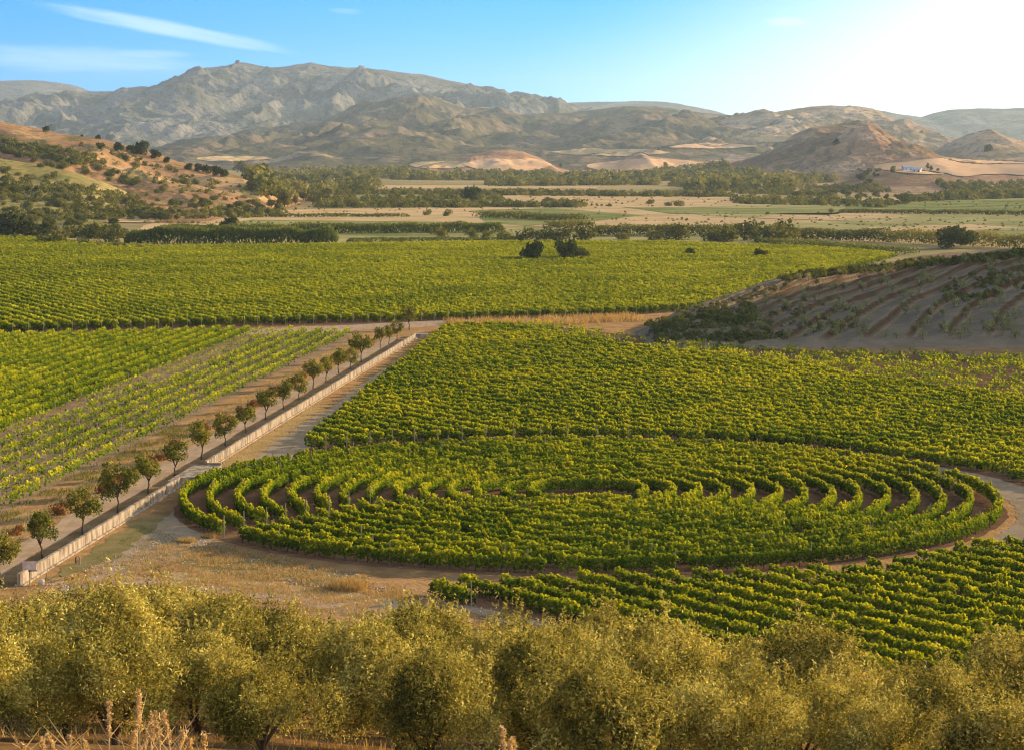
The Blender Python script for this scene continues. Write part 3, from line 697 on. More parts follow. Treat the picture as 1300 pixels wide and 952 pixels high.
# ------------------------------------------------------------------ trees
def crown_mesh(name, seed, rx, ry, rz, zc, lobes, lobe_r, nleaf, size, asp=.8, flat=.0, sprig=0, inner=.25, low=-.75):
    r = np.random.default_rng(seed); C = []
    while len(C) < lobes:
        p = r.normal(size=3); p /= np.linalg.norm(p); p *= (.45 + .5 * r.random())
        if p[2] < low: continue
        C.append(p * [rx - lobe_r * .5, ry - lobe_r * .5, rz - lobe_r * .4])
    C = np.array(C); lr = lobe_r * (.6 + .7 * r.random(lobes))
    k = r.integers(0, lobes, nleaf); wts = lr ** 2 / (lr ** 2).sum(); k = r.choice(lobes, nleaf, p=wts)
    d = r.normal(size=(nleaf, 3)); d[:, 2] += .25; d /= np.linalg.norm(d, axis=1, keepdims=True)
    rad = lr[k] * np.where(r.random(nleaf) < inner, r.random(nleaf), .8 + .32 * r.random(nleaf) ** 1.5)
    P = C[k] + d * rad[:, None] * [1, 1, .85]
    if sprig:
        ns = sprig; sd = r.normal(size=(ns, 3)); sd[:, 2] = np.abs(sd[:, 2]) + .3; sd /= np.linalg.norm(sd, axis=1, keepdims=True)
        kk = r.integers(0, lobes, ns); base = C[kk] + sd * lr[kk][:, None] * .9
        m = nleaf // 5; si = r.integers(0, ns, m); tt = r.random(m)
        up = np.stack([sd[:, 0] * .6, sd[:, 1] * .6, np.abs(sd[:, 2]) + .5], 1)
        Q = base[si] + up[si] * (tt * (.25 + .35 * r.random(ns)[si]))[:, None] * min(rx, 2.5) / 2.5 + r.normal(size=(m, 3)) * size * .35
        P = np.concatenate([P, Q]); d = np.concatenate([d, sd[si]])
    P[:, 2] += zc
    P[:, 2] = np.where(P[:, 2] < .05, .05 + r.random(len(P)) * .3, P[:, 2])
    V = leaf_quads(P, size, d * .5, asp, r)
    if asp < .6:                                                 # long leaves: keep them mostly rising
        pass
    n = len(P); cl = fbm(P[:, 0] / (rx * .3) + 50, P[:, 2] / (rx * .3) + P[:, 1] / (rx * .3) + 50, seed, 3)
    tint = np.clip(.5 + (r.random(n) - .5) * .6 + (cl - .5) * 1.1, 0, 1)
    return quads_mesh(name, V, tint)
def trunk_mesh(name, seed, h, r0, limbs, spread, top, twist=.15):
    r = random.Random(seed); mb = MB()
    p = [(0, 0, -.3)]; 
    for i in range(1, 4): p.append((r.uniform(-twist, twist) * i * .4, r.uniform(-twist, twist) * i * .4, h * i / 3))
    mb.tube(p, [r0 * 1.3, r0, r0 * .85, r0 * .75], 8)
    e = p[-1]
    for k in range(limbs):
        a = 2 * math.pi * k / limbs + r.uniform(-.4, .4); L = spread * r.uniform(.6, 1)
        q1 = (e[0] + math.cos(a) * L * .4, e[1] + math.sin(a) * L * .4, e[2] + (top - h) * .35)
        q2 = (e[0] + math.cos(a + .2) * L * .8, e[1] + math.sin(a + .2) * L * .8, e[2] + (top - h) * .75)
        mb.tube([(e[0], e[1], e[2] - .05), q1, q2], [r0 * .6, r0 * .38, r0 * .12], 6)
        for _ in range(2):
            b = a + r.uniform(-1, 1); q3 = (q1[0] + math.cos(b) * L * .5, q1[1] + math.sin(b) * L * .5, q1[2] + (top - h) * r.uniform(.2, .5))
            mb.tube([q1, q3], [r0 * .3, r0 * .07], 5)
    return mb.mesh(name, True)
class Kind:
    def __init__(s, thing, leaf, cat, variants, trunk=True): s.thing, s.leaf, s.cat, s.var, s.trunk = thing, leaf, cat, variants, trunk
    def put(s, x, y, z, sc=1.0, rz=None, label=None, group=None, v=None, szz=None):
        c, tr = s.var[random.randrange(len(s.var)) if v is None else v % len(s.var)]
        rz = random.uniform(0, 6.28) if rz is None else rz; sz = sc * (szz or 1)
        if tr is None:
            o = link(s.thing, c, s.leaf, None, (x, y, z), rz, (sc, sc, sz))
        else:
            o = link(s.thing, None, None, None, (x, y, z), rz, (sc, sc, sz))
            link("crown", c, s.leaf, o); link("trunk", tr, M_bark, o)
        tag(o, label, s.cat, group); return o
K_olive = Kind("olive_tree", M_olive, "olive tree", [(crown_mesh("olive_crown", 10 + i, 3.05 + .25 * (i % 3), 2.9, 2.05, 2.45, 17, 1.0, 19000, .13, .40, sprig=300, inner=.22, low=-.5), trunk_mesh("olive_trunk", 10 + i, .9, .17, 5, 2.0, 3.3)) for i in range(5)])
K_young = Kind("avenue_tree", M_tree, "tree", [(crown_mesh("young_crown", 30 + i, 1.55 + .14 * i, 1.68, 1.35 + .12 * i, 2.6, 10 + i, .58, 1700, .18, .8, sprig=30, inner=.2, low=-.8), trunk_mesh("young_trunk", 30 + i, 1.25, .085, 6, 1.1, 3.2, .12)) for i in range(4)])
K_bush = Kind("shrub", M_bush, "shrub", [(crown_mesh("bush_crown", 50 + i, 1.5, 1.4, 1.05, .85, 9, .7, 620, .22, .8, sprig=14, inner=.15), None) for i in range(5)])
K_dark = Kind("dark_tree", M_dark, "tree", [(crown_mesh("dark_crown", 60 + i, 3.4, 3.0, 2.5, 2.3, 16, 1.15, 3000, .35, .8, sprig=30, inner=.15), None) for i in range(3)])
K_tall = Kind("valley_tree", M_bush, "tree", [(crown_mesh("tall_crown", 70 + i, 3.0, 2.8, 3.6, 4.4, 18, 1.2, 2000, .42, .8, sprig=25, inner=.15), trunk_mesh("tall_trunk", 70 + i, 2.0, .2, 4, 1.6, 6)) for i in range(4)])
K_sap = Kind("olive_sapling", M_grey, "olive sapling", [(crown_mesh("sapling_crown", 80 + i, .85, .8, .75, 1.05, 6, .4, 240, .19, .6, sprig=8, inner=.1), trunk_mesh("sapling_trunk", 80 + i, .6, .05, 3, .4, 1.2)) for i in range(4)])

# avenue of young trees beside the wall
bases = [(0, 742), (54, 709), (105, 678), (149.5, 651), (188, 626), (222, 604), (256, 583), (286, 566), (312, 549), (337, 533), (359.5, 519.5), (379.7, 508), (397.6, 493.6), (413.6, 485), (430, 474), (445, 469), (458.5, 460), (482.6, 442), (493.7, 437), (504, 432)]
scs = [1.0, .93, 1.0, 1.08, 1.05, .95, .98, .86, .9, .98, .85, .85, 1.0, .85, .98, .8, 1.15, .8, .8, .78]
for i, (b, s) in enumerate(zip(bases, scs)):
    x, y = gp(*b)
    K_young.put(x, y, 0, s * .95, szz=random.uniform(.9, 1.1), label=f"{ordinal(i + 1)} young round-crowned tree along the low wall, counted from the sign end", group="avenue trees beside the low wall", v=i).rotation_euler.x = random.uniform(-.05, .05)
x, y = gp(519.6, 419); K_young.put(x, y, 0, 1.05, label="taller pale tree at the far end of the low wall", v=1)

# the grove on the slope below the viewer
zrow = 0; rnames = ["nearest", "second", "third", "fourth", "fifth", "sixth", "farthest"]
for ri, (yy, x0, x1) in enumerate(((56.5, -14.5, 15.5), (63.5, -16, 17), (71, -18.5, 19.5), (80, -21, 22), (90, -23.5, 24.5), (100.5, -26, 27), (112, -29, 10))):
    x = x0 + (ri % 2) * 2.4; k = 0
    while x < x1:
        xx = x + random.uniform(-.6, .6); y = yy + random.uniform(-1.4, 1.4)
        pxx = CX + F * xx / y
        sc = random.uniform(.80, 1.10)
        skip = (ri >= 4 and 1005 < pxx < 1120) or (ri == 6 and pxx > 560) or (ri == 4 and 1050 < pxx < 1110)
        if 560 < pxx <= 760 and ri >= 4: sc *= .86
        if ri == 6: sc *= .72
        if ri == 0: sc *= .70
        if ri == 1: sc *= .84
        if ri == 2: sc *= .93
        if pxx < 120 and ri >= 5: sc *= .9
        if not skip:
            k += 1
            K_olive.put(xx, y, zat(xx, y) - (.30 if ri < 2 else .15), sc, label=f"{ordinal(k)} olive tree from the left in the {rnames[ri]} row of the grove", group="olive trees of the grove", szz=random.uniform(.92, 1.08))
        x += random.uniform(4.2, 5.6) * (.8 if ri == 0 else 1)

# hand-placed single trees and bushes (base pixel, height in pixels)
def put_px(kind, px, py, hpx, natural, label, group=None, wide=1.0, z=None):
    h = hit(px, py)
    if h is None: return
    sc = hpx * h.y / F / natural
    o = kind.put(h.x, h.y, h.z - .05 * natural * sc, sc * wide, label=label, group=group, szz=1 / wide); return o
put_px(K_dark, 678, 333, 29, 4.9, "dark rounded tree in the broad vineyard, standing clear of its neighbour with the low bush", wide=.86)
put_px(K_dark, 720, 333, 31, 4.9, "dark rounded tree with a low bush beside it in the vineyard", wide=.8)
put_px(K_dark, 738, 332, 18, 4.9, "low dark bush leaning against the second dark vineyard tree", wide=1.0)
put_px(K_dark, 876, 328, 14, 4.9, "small dark bush alone in the broad vineyard beyond the dark pair", wide=1.0)
put_px(K_dark, 966, 330, 15, 4.9, "small dark bush near the far tip of the broad vineyard", wide=1.0)
put_px(K_dark, 293, 294, 20, 4.9, "dark round tree standing above the reed hedge", wide=1.0)
put_px(K_dark, 1212, 316, 30, 4.9, "spreading dark tree behind the terraced hill crest", wide=1.35)
put_px(K_dark, 597, 256, 20, 4.9, "dark tree alone among the far olive rows", wide=1.0)
put_px(K_tall, 362, 266, 30, 8.2, "tall pointed green tree at the foot of the brown hill spur")
put_px(K_tall, 308, 224, 24, 8.2, "tall loose-crowned tree behind the shoulder of the wooded hill", wide=1.3)
put_px(K_bush, 983, 308, 33, 2.0, "large bushy tree rising from the ditch hedge", wide=1.35)
put_px(K_bush, 946, 306, 27, 2.0, "bushy grey-green tree beside the large one on the ditch hedge", wide=1.3)
put_px(K_dark, 15, 302, 34, 4.9, "big dark bushy tree at the corner of the broad vineyard", wide=1.3)
put_px(K_tall, 60, 303, 28, 8.2, "grey-green bushy tree beside the big dark one", wide=1.5)
for i, (x, y, h) in enumerate(((57, 312, 17), (76, 312, 15), (115, 306, 24), (140, 308, 22), (105, 314, 12), (152, 318, 13), (178, 320, 9), (128, 316, 10), (20, 306, 10))):
    put_px(K_bush, x, y, h, 2.0, f"{ordinal(i + 1)} leafy bush in the thicket at the vineyard's far corner", "bushes at the far corner of the broad vineyard", 1.1)
for i, (x, y, h) in enumerate(((556, 303, 12), (597, 303, 10), (640, 306, 12), (668, 307, 14), (690, 307, 15), (715, 307, 17), (741, 306, 18), (834, 306, 14), (860, 306, 17), (905, 307, 16), (922, 308, 17), (1000, 307, 15), (790, 305, 10), (420, 306, 10), (620, 304, 9))):
    put_px(K_bush, x, y, h * 1.25, 2.0, f"{ordinal(i + 1)} round bush along the ditch beyond the broad vineyard", "bushes along the ditch", 1.25)
for i, (x, y, h) in enumerate(((543, 274, 8), (569, 275, 8), (660, 264, 9), (826, 260, 7), (848, 262, 7), (862, 262, 9), (1055, 270, 5), (975, 273, 4), (774, 263, 4))):
    put_px(K_bush, x, y, h, 2.0, f"{ordinal(i + 1)} lone bush standing in the pale stubble fields", "bushes in the stubble", 1.2)
for i in range(12):
    put_px(K_bush, 700 + i * 6.4, 259 + i * .3, 3, 2.0, "tiny bush in the dotted line crossing the stubble field", "dotted line of tiny bushes in the stubble")

# hedges: reeds and ditch banks, each one thing
def hedge(name, a, b, h, depth, n, size, mat, label, cat="hedge", seed=1, tall=1.0):
    r = np.random.default_rng(seed); A = np.array(gp(*a)); B = np.array(gp(*b)); v = B - A; L = np.linalg.norm(v); v /= L; nn = np.array([-v[1], v[0]])
    s = r.random(n) * L; dpt = (r.random(n) - .5) * depth
    top = h * (.72 + .5 * fbm(s / 6, dpt * 0, seed, 4)) * np.clip(np.minimum(s, L - s) / 3 + .4, 0, 1)
    z = top * r.random(n) ** .6; x = A[0] + v[0] * s + nn[0] * dpt; y = A[1] + v[1] * s + nn[1] * dpt
    P = np.stack([x, y, z + .1], 1); V = leaf_quads(P, size, np.tile([0, 0, .1], (n, 1)), .5 if tall > 1 else .8, r)
    if tall > 1: V[:, :, 2] = P[:, None, 2] + (V[:, :, 2] - P[:, None, 2]) * tall
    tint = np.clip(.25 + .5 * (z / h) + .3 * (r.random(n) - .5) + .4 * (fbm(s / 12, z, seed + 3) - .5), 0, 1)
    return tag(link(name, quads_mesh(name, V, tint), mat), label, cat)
hedge("reed_hedge", (160, 311), (428, 311), 5.6, 9, 9000, .7, M_reed, "tall dense green reed hedge behind the broad vineyard", seed=2, tall=2.0)
hedge("reed_hedge", (200, 299), (640, 296), 4.0, 8, 9000, .75, M_reed, "long dark reed hedge below the pale stubble, behind the tall reeds", seed=3, tall=1.6)
hedge("ditch_hedge", (440, 308), (660, 307), 1.6, 6, 2600, .5, M_reed, "low rough hedge at the far edge of the vineyard, past the reeds", seed=4)
hedge("ditch_hedge", (752, 301), (935, 300), 4.2, 8, 4000, .7, M_bush, "dark ditch hedge behind the round bushes, mid-valley", seed=5)
hedge("ditch_hedge", (990, 304), (1130, 308), 4.4, 8, 3600, .7, M_bush, "dark ditch hedge starting beside the large bushy tree", seed=6)
hedge("ditch_hedge", (1125, 308), (1330, 318), 4.6, 8, 4600, .7, M_bush, "dark ditch hedge running behind the terraced hill crest", seed=7)
hedge("ditch_hedge", (960, 309), (1160, 324), 2.2, 6, 3200, .55, M_reed, "light green low hedge bounding the tip of the vineyard", seed=8)
hedge("ditch_hedge", (612, 276), (738, 282), 3.0, 12, 2600, .8, M_bush, "dark scrubby hedge slanting between the green and stubble fields", seed=9)
hedge("ditch_hedge", (700, 289), (745, 287), 2.6, 10, 1000, .8, M_bush, "short hedge closing the green field beside the stubble", seed=10)
hedge("ditch_hedge", (1065, 271), (1330, 274), 2.2, 8, 3200, .8, M_bush, "thin dark hedge line dividing the pale green fields under the farmhouse", seed=12)
hedge("ditch_hedge", (330, 276), (520, 276), 1.6, 6, 1800, .7, M_bush, "thin dark line of scrub crossing the stubble behind the reeds", seed=13)

# hillside shrubs of the left hill: single shrubs
def scatter_px(kind, n, poly, hrange, natural, label, group, seed, ok=None, wide=1.2):
    r = random.Random(seed); xs = [p[0] for p in poly]; ys = [p[1] for p in poly]; c = 0; tries = 0
    while c < n and tries < n * 30:
        tries += 1
        x, y = r.uniform(min(xs), max(xs)), r.uniform(min(ys), max(ys))
        if not inpoly(np.array([x]), np.array([y]), poly)[0]: continue
        if vnoise(np.array([x / 14]), np.array([y / 6]), seed)[0] < .36: continue
        put_px(kind, x, y, r.uniform(*hrange), natural, label, group, wide); c += 1
scatter_px(K_bush, 60, [(0, 180), (60, 188), (120, 205), (200, 225), (160, 240), (90, 222), (0, 200)], (5, 9), 2.0, "dark shrub in the scrub band across the wooded hill", "shrubs in the hill's scrub band", 1)
scatter_px(K_bush, 80, [(0, 215), (60, 220), (140, 245), (190, 262), (190, 282), (0, 282)], (5, 10), 2.0, "shrub on the green lower spur of the wooded hill", "shrubs on the green spur", 2)
scatter_px(K_bush, 32, [(100, 185), (180, 200), (230, 215), (300, 240), (330, 262), (200, 268), (150, 225), (100, 210)], (4, 9), 2.0, "shrub scattered over the brown flank of the wooded hill", "shrubs on the brown flank", 3)
scatter_px(K_tall, 30, [(180, 262), (360, 262), (370, 276), (160, 284)], (9, 15), 8.2, "bushy tree in the belt along the foot of the wooded hill", "trees along the hill foot", 4, wide=1.5)
scatter_px(K_tall, 26, [(10, 280), (150, 286), (190, 296), (150, 304), (60, 300), (0, 296)], (10, 16), 8.2, "bushy tree in the hollow between hill and broad vineyard", "trees in the hollow", 5, wide=1.5)
for i, (x, y, h) in enumerate(((58, 168, 8), (66, 167, 10), (125, 177, 6), (140, 179, 9), (104, 174, 3), (180, 197, 19), (150, 192, 12), (128, 190, 9), (165, 193, 9), (196, 201, 12), (240, 216, 9), (252, 218, 11), (264, 221, 12), (275, 223, 13), (285, 225, 10), (212, 207, 8))):
    put_px(K_dark, x, y, h, 4.9, f"{ordinal(i + 1)} dark tree up on the crest of the wooded hill", "trees on the wooded hill's crest", 1.0)
# tree belts of the valley
scatter_px(K_tall, 46, [(350, 232), (460, 226), (480, 244), (400, 262), (352, 262)], (8, 15), 8.2, "tree in the wood where the valley meets the wooded hill", "trees of the valley wood", 6, wide=1.3)
scatter_px(K_tall, 40, [(1110, 232), (1040, 246), (1000, 250), (1000, 256), (1130, 262), (1160, 262), (1155, 254), (1080, 248)], (6, 11), 8.2, "bushy tree in the grove below the farmhouse knoll", "trees below the knoll", 7, wide=1.6)
scatter_px(K_tall, 16, [(1085, 222), (1110, 218), (1135, 216), (1140, 224), (1090, 234)], (6, 9), 8.2, "tree on the wooded side of the farmhouse knoll", "trees on the knoll", 8, wide=1.3)

def wood(name, belts, label, cat, seed, mat=M_bush):
    """far-off trees that read as one mass: many small crowns in one object"""
    r = np.random.default_rng(seed); VV = []; TT = []
    for (a, b, wpx, n, hm) in belts:
        for i in range(int(n * 1.15)):
            u = r.random(); px = a[0] + (b[0] - a[0]) * u; py = a[1] + (b[1] - a[1]) * u + (r.random() - .5) * wpx
            h = hit(px, py)
            if h is None or h.y > 9000: continue
            H = hm * (.65 + .85 * r.random() ** 1.5); m = 80
            d = r.normal(size=(m, 3)); d /= np.linalg.norm(d, axis=1, keepdims=True); d[:, 2] = np.abs(d[:, 2])
            P = np.array([h.x, h.y, h.z]) + d * [H * .75, H * .75, H * .95] * (.7 + .35 * r.random((m, 1)))
            VV.append(leaf_quads(P, H * .28, d * .6, .9, r)); TT.append(np.clip(.2 + .55 * r.random() + .3 * (r.random(m) - .5), 0, 1))
    return tag(link(name, quads_mesh(name, np.concatenate(VV), np.concatenate(TT)), mat), label, cat, None, "stuff")
wood("woodland", [((320, 228), (520, 222), 10, 230, 8), ((330, 246), (480, 240), 12, 90, 7), ((500, 226), (760, 228), 6, 260, 7), ((740, 230), (960, 226), 5, 240, 8), ((880, 240), (1010, 238), 8, 160, 8), ((620, 236), (840, 234), 3, 160, 6),
    ((850, 236), (1060, 230), 6, 120, 7), ((830, 222), (920, 214), 3, 60, 8)], "far belt of trees crossing the valley under the hills", "woodland", 1)
wood("olive_grove", [((400, 262), (610, 262), 5, 230, 3.0), ((390, 256), (640, 254), 5, 120, 3), ((420, 246), (930, 250), 3, 420, 3.2), ((610, 262), (740, 263), 3, 80, 3.2), ((930, 244), (1060, 248), 5, 120, 3), ((930, 256), (1130, 262), 6, 160, 3.2),
    ((1150, 256), (1330, 250), 3, 160, 4.5)], "grey-green olive rows laid out in strips over the far valley floor", "olive grove", 2)
wood("olive_grove", [((1190 + i * 13, 232), (1222 + i * 13, 252), 1, 26, 3.2) for i in range(12)] + [((1010 + i * 11, 236), (1040 + i * 10, 245), 1, 9, 2.6) for i in range(10)],
     "striped olive rows climbing the slope beside the farmhouse knoll", "olive grove", 3)
wood("scrub", [((0, 186), (120, 206), 16, 160, 2.6), ((0, 235), (180, 266), 30, 220, 2.0), ((100, 195), (330, 255), 26, 120, 1.5), ((0, 276), (360, 272), 10, 240, 2.4), ((0, 296), (160, 300), 9, 170, 2.4)],
     "rough scrub covering the folds and foot of the wooded hill", "scrub", 4)
wood("scrub", [((820, 422), (960, 398), 24, 170, .75), ((830, 432), (980, 428), 9, 70, .7), ((860, 402), (1000, 362), 12, 80, .5), ((900, 425), (1090, 400), 40, 90, .6), ((1200, 372), (1330, 352), 34, 90, .7), ((990, 354), (1330, 321), 6, 330, .9)],
     "dark scrub covering the toe and crest of the terraced hill", "scrub", 5)
wood("scrub", [((440, 310), (1100, 316), 6, 330, 1.0), ((180, 283), (620, 287), 2, 120, .8)], "rough scrub fringing the far edge of the broad vineyard", "scrub", 6)
wood("scrub", [((330, 268), (760, 262), 14, 130, .7), ((620, 256), (1000, 258), 12, 110, .8), ((760, 280), (1300, 284), 22, 260, .7), ((1080, 258), (1320, 262), 10, 90, .8)], "scattered tufts and weeds dotting the pale valley fields", "scrub", 7)
# saplings on the terraces
def terrace_saplings():
    r = random.Random(4); n = 0
    for k in range(170):
        px = r.uniform(960, 1298); py = r.uniform(325, 432)
        if py < np.interp(px, [960, 1000, 1080, 1150, 1200, 1300], [380, 360, 345, 335, 328, 322]): continue
        h = hit(px, py)
        if h is None or h.y > 520: continue
        K_sap.put(h.x, h.y, h.z - .05, r.uniform(.55, 1.05), label="small pale olive sapling planted on the terraced hill", group="olive saplings on the terraces")
terrace_saplings()
for i in range(16):
    px = 820 + random.random() * 190; py = 438 - random.random() * 28 - max(0, (px - 880)) * .12
    put_px(K_bush, px, py, random.uniform(8, 14), 2.0, "dark shrub on the wooded toe of the terraced hill", "shrubs on the terraced hill's toe", 1.2)
# knoll and summit trees
for i, (x, y, h) in enumerate(((1182, 218, 8), (1191, 219, 6), (1178, 216, 9), (1152, 217, 6))):
    put_px(K_tall, x, y, h, 8.2, f"{ordinal(i + 1)} dark tree close beside the white farmhouse", "trees by the farmhouse")
put_px(K_dark, 1255, 193, 10, 4.9, "dark round tree beside the roofless ruin")
put_px(K_dark, 1225, 171, 5, 4.9, "lone tree on the ridge above the ruin")
put_px(K_dark, 301, 81.5, 5, 4.9, "lone tree on the mountain summit")
put_px(K_dark, 293, 86, 3, 4.9, "small tree just below the mountain summit")
for i, (x, y, h) in enumerate(((845, 214, 9), (914, 210, 6), (836, 192, 4), (712, 214, 8))):
    put_px(K_tall, x, y, h, 8.2, f"{ordinal(i + 1)} lone tree on the distant tan slopes", "lone trees on the tan slopes")

# ------------------------------------------------------------------ wall, culvert and small things
def wall_piece(s0, s1, label):
    """cast wall with formwork joints and a slightly uneven top"""
    root = link("low_wall", None, None, None, (*wl(s0, 0), 0), math.atan2(wd[1], wd[0]))
    L = s1 - s0; n = max(2, int(L / 5)); r = random.Random(int(s0)); mb = MB(); e = []
    for i in range(n + 1): e.append(.90 + r.uniform(-.05, .05))
    for i in range(n):
        a, b = L * i / n, L * (i + 1) / n - .03
        mb.hexa([(a, -.14, -.1), (b, -.14, -.1), (b, .14, -.1), (a, .14, -.1)], [(a, -.13, e[i]), (b, -.13, e[i + 1]), (b, .13, e[i + 1]), (a, .13, e[i])])
    link("wall_body", mb.mesh("wall_body"), M_conc, root)
    mb = MB(); mb.box(-.1, L + .1, -.36, .30, -.1, .12); link("footing", mb.mesh("footing"), M_conc, root)
    return tag(root, label, "wall")
SG = float(np.dot(np.array(gp(233, 617)) - WALL_A, wd)); SH = float(np.dot(np.array(gp(270, 596)) - WALL_A, wd))
wall_piece(0, SG, "pale low concrete wall, nearer length ending at the culvert")
wall_piece(SH, WL, "pale low concrete wall, long far length running up to the crossing track")
root = link("culvert", None, None, None, (*wl((SG + SH) / 2, 0), 0), math.atan2(wd[1], wd[0]))
tag(root, "concrete culvert with a dark opening in the gap of the low wall", "culvert")
hl = (SH - SG) / 2
link("slab", MB().box(-hl + .2, hl - .1, -1.6, 1.2, .30, .48).mesh("slab"), M_conc, root)
link("wing_wall", MB().box(-hl - .05, -hl + .2, -1.9, -.14, -.05, .86).mesh("wing_wall"), M_conc, root)
link("wing_wall", MB().box(hl - .1, hl + .15, -1.6, -.14, -.05, .7).mesh("wing_wall"), M_conc, root)
link("headwall", MB().box(-hl + .2, hl - .1, .9, 1.15, -.05, .298).mesh("headwall"), M_conc, root)
root = link("culvert", None, None, None, (*wl(WL + 2.5, -.3), 0), math.atan2(wd[1], wd[0]))
tag(root, "small concrete culvert head at the far end of the low wall", "culvert")
link("slab", MB().box(-1.2, 1.6, -1.4, 1.2, .45, .62).mesh("slab"), M_conc, root)
link("wing_wall", MB().box(-1.2, -1.0, -1.4, 1.2, 0, .448).mesh("wing_wall"), M_conc, root)
link("wing_wall", MB().box(1.4, 1.6, -1.4, 1.2, 0, .448).mesh("wing_wall"), M_conc, root)

x, y = gp(38, 746); root = link("sign_board", None, None, None, (x, y, 0), R(8)); tag(root, "faded blank sign board on a post before the end of the wall", "sign")
link("board", MB().box(-.5, .5, -.02, .02, 1.35, 1.98).mesh("board"), M_sign, root)
link("post", MB().box(-.035, .035, .022, .09, 0, 1.9).mesh("sign_post"), M_stake, root)
link("ledge", MB().box(-.1, .55, -.16, -.022, 1.26, 1.33).mesh("ledge"), M_glassdark, root)
x, y = gp(99, 716); root = link("stand_pipe", None, None, None, (x, y, 0)); tag(root, "short rusty twin pipe standing out of the ground by the wall", "pipe")
link("riser", MB().tube([(-.16, 0, 0), (-.16, 0, .55), (-.05, 0, .66)], [.06, .06, .05], 8).mesh("riser"), M_bark, root)
link("riser", MB().tube([(.16, 0, 0), (.16, 0, .5), (.05, 0, .66)], [.06, .06, .05], 8).mesh("riser"), M_stake, root)
x, y = gp(66, 738); tag(link("broken_branch", MB().tube([(-.55, .2, .02), (-.4, .1, .5), (-.3, 0, .95)], [.05, .045, .02], 6).tube([(-.45, .1, .3), (0, 0, .06), (.5, -.1, .12), (.9, 0, .35)], [.05, .05, .05, .02], 6).mesh("branch", True), M_stake, None, (x, y, 0)),
    "pale broken forked branch lying beside the sign", "branch")
x, y = gp(53, 742)
def sack():
    v = []; f = []; n = 10; m_ = 6; r = random.Random(2)
    for j in range(m_ + 1):
        a = j / m_; rad = .30 * math.sin(math.pi * min(a * .93 + .05, 1)) ** .6
        for k in range(n): b = 2 * math.pi * k / n; q_ = rad * r.uniform(.82, 1.12); v.append((q_ * math.cos(b), q_ * .8 * math.sin(b), a * .62))
    for j in range(m_):
        for k in range(n): f.append((j * n + k, j * n + (k + 1) % n, (j + 1) * n + (k + 1) % n, (j + 1) * n + k))
    f.append(tuple(range(m_ * n, m_ * n + n)))
    return mesh_py("sack", v, f, True)
tag(link("sack", sack(), M_plastic, None, (x, y, 0), .4, (.8, .55, .75)), "small white sack slumped on the ground near the sign", "sack")
x, y = gp(1057, 846); tag(link("field_post", MB().tube([(0, 0, -.1), (0, 0, 2.0)], [.06, .055], 8).mesh("field_post"), M_metalpost, None, (x, y, 0)), "bare grey post at the corner of the lower vineyard beside the grove", "post")

# farmhouse and ruin
def house(px, py, wm, dm, h, rh, name, label, wallm, roofm, ruined=False, rz=0.1, Y=None):
    p = hit(px, py)
    root = link(name, None, None, None, (p.x, p.y, p.z - .3), rz); tag(root, label, "house")
    mb = MB(); a, b, th = wm / 2, dm / 2, .4; hh = h
    mb.box(-a, a, -b, -b + th, 0, hh); mb.box(-a, a, b - th, b, 0, hh * (.75 if ruined else 1)); mb.box(-a, -a + th, -b + th, b - th, 0, hh + (rh * .6 if ruined else 0)); mb.box(a - th, a, -b + th, b - th, 0, hh)
    link("wall", mb.mesh("house_wall"), wallm, root)
    if not ruined:
        o = .5
        v = [(-a - o, -b - o, h), (a + o, -b - o, h), (a + o, b + o, h), (-a - o, b + o, h), (-a - o, 0, h + rh), (a + o, 0, h + rh)]
        link("roof", mesh_py("house_roof", v, [(0, 1, 5, 4), (2, 3, 4, 5), (0, 4, 3), (1, 2, 5), (3, 2, 1, 0)]), roofm, root)
    n = max(2, int(wm / 4))
    for i in range(n):
        xx = -a + wm * (i + .5) / n
        if i == n // 2: link("door", MB().box(xx - .55, xx + .55, -b - .05, -b - .003, .05, 2.2).mesh("door"), M_glassdark, root)
        else: link("window", MB().box(xx - .5, xx + .5, -b - .05, -b - .003, 1.1, 2.3).mesh("window"), M_glassdark, root)
    return root
house(1152, 217, 9.5, 7, 3.6, 2.0, "farmhouse", "white farmhouse with a pitched roof on the knoll, uphill one of two", M_white, M_roof)
house(1164, 219.5, 6.5, 6, 2.8, 1.6, "farmhouse", "lower white outbuilding joined to the farmhouse on the knoll", M_white, M_roof, rz=-.35)
house(1246, 193, 9, 7, 5.0, 1.8, "ruin", "pale roofless ruin under the peaked tan hill", M_ruin, M_roof, True, rz=.3)

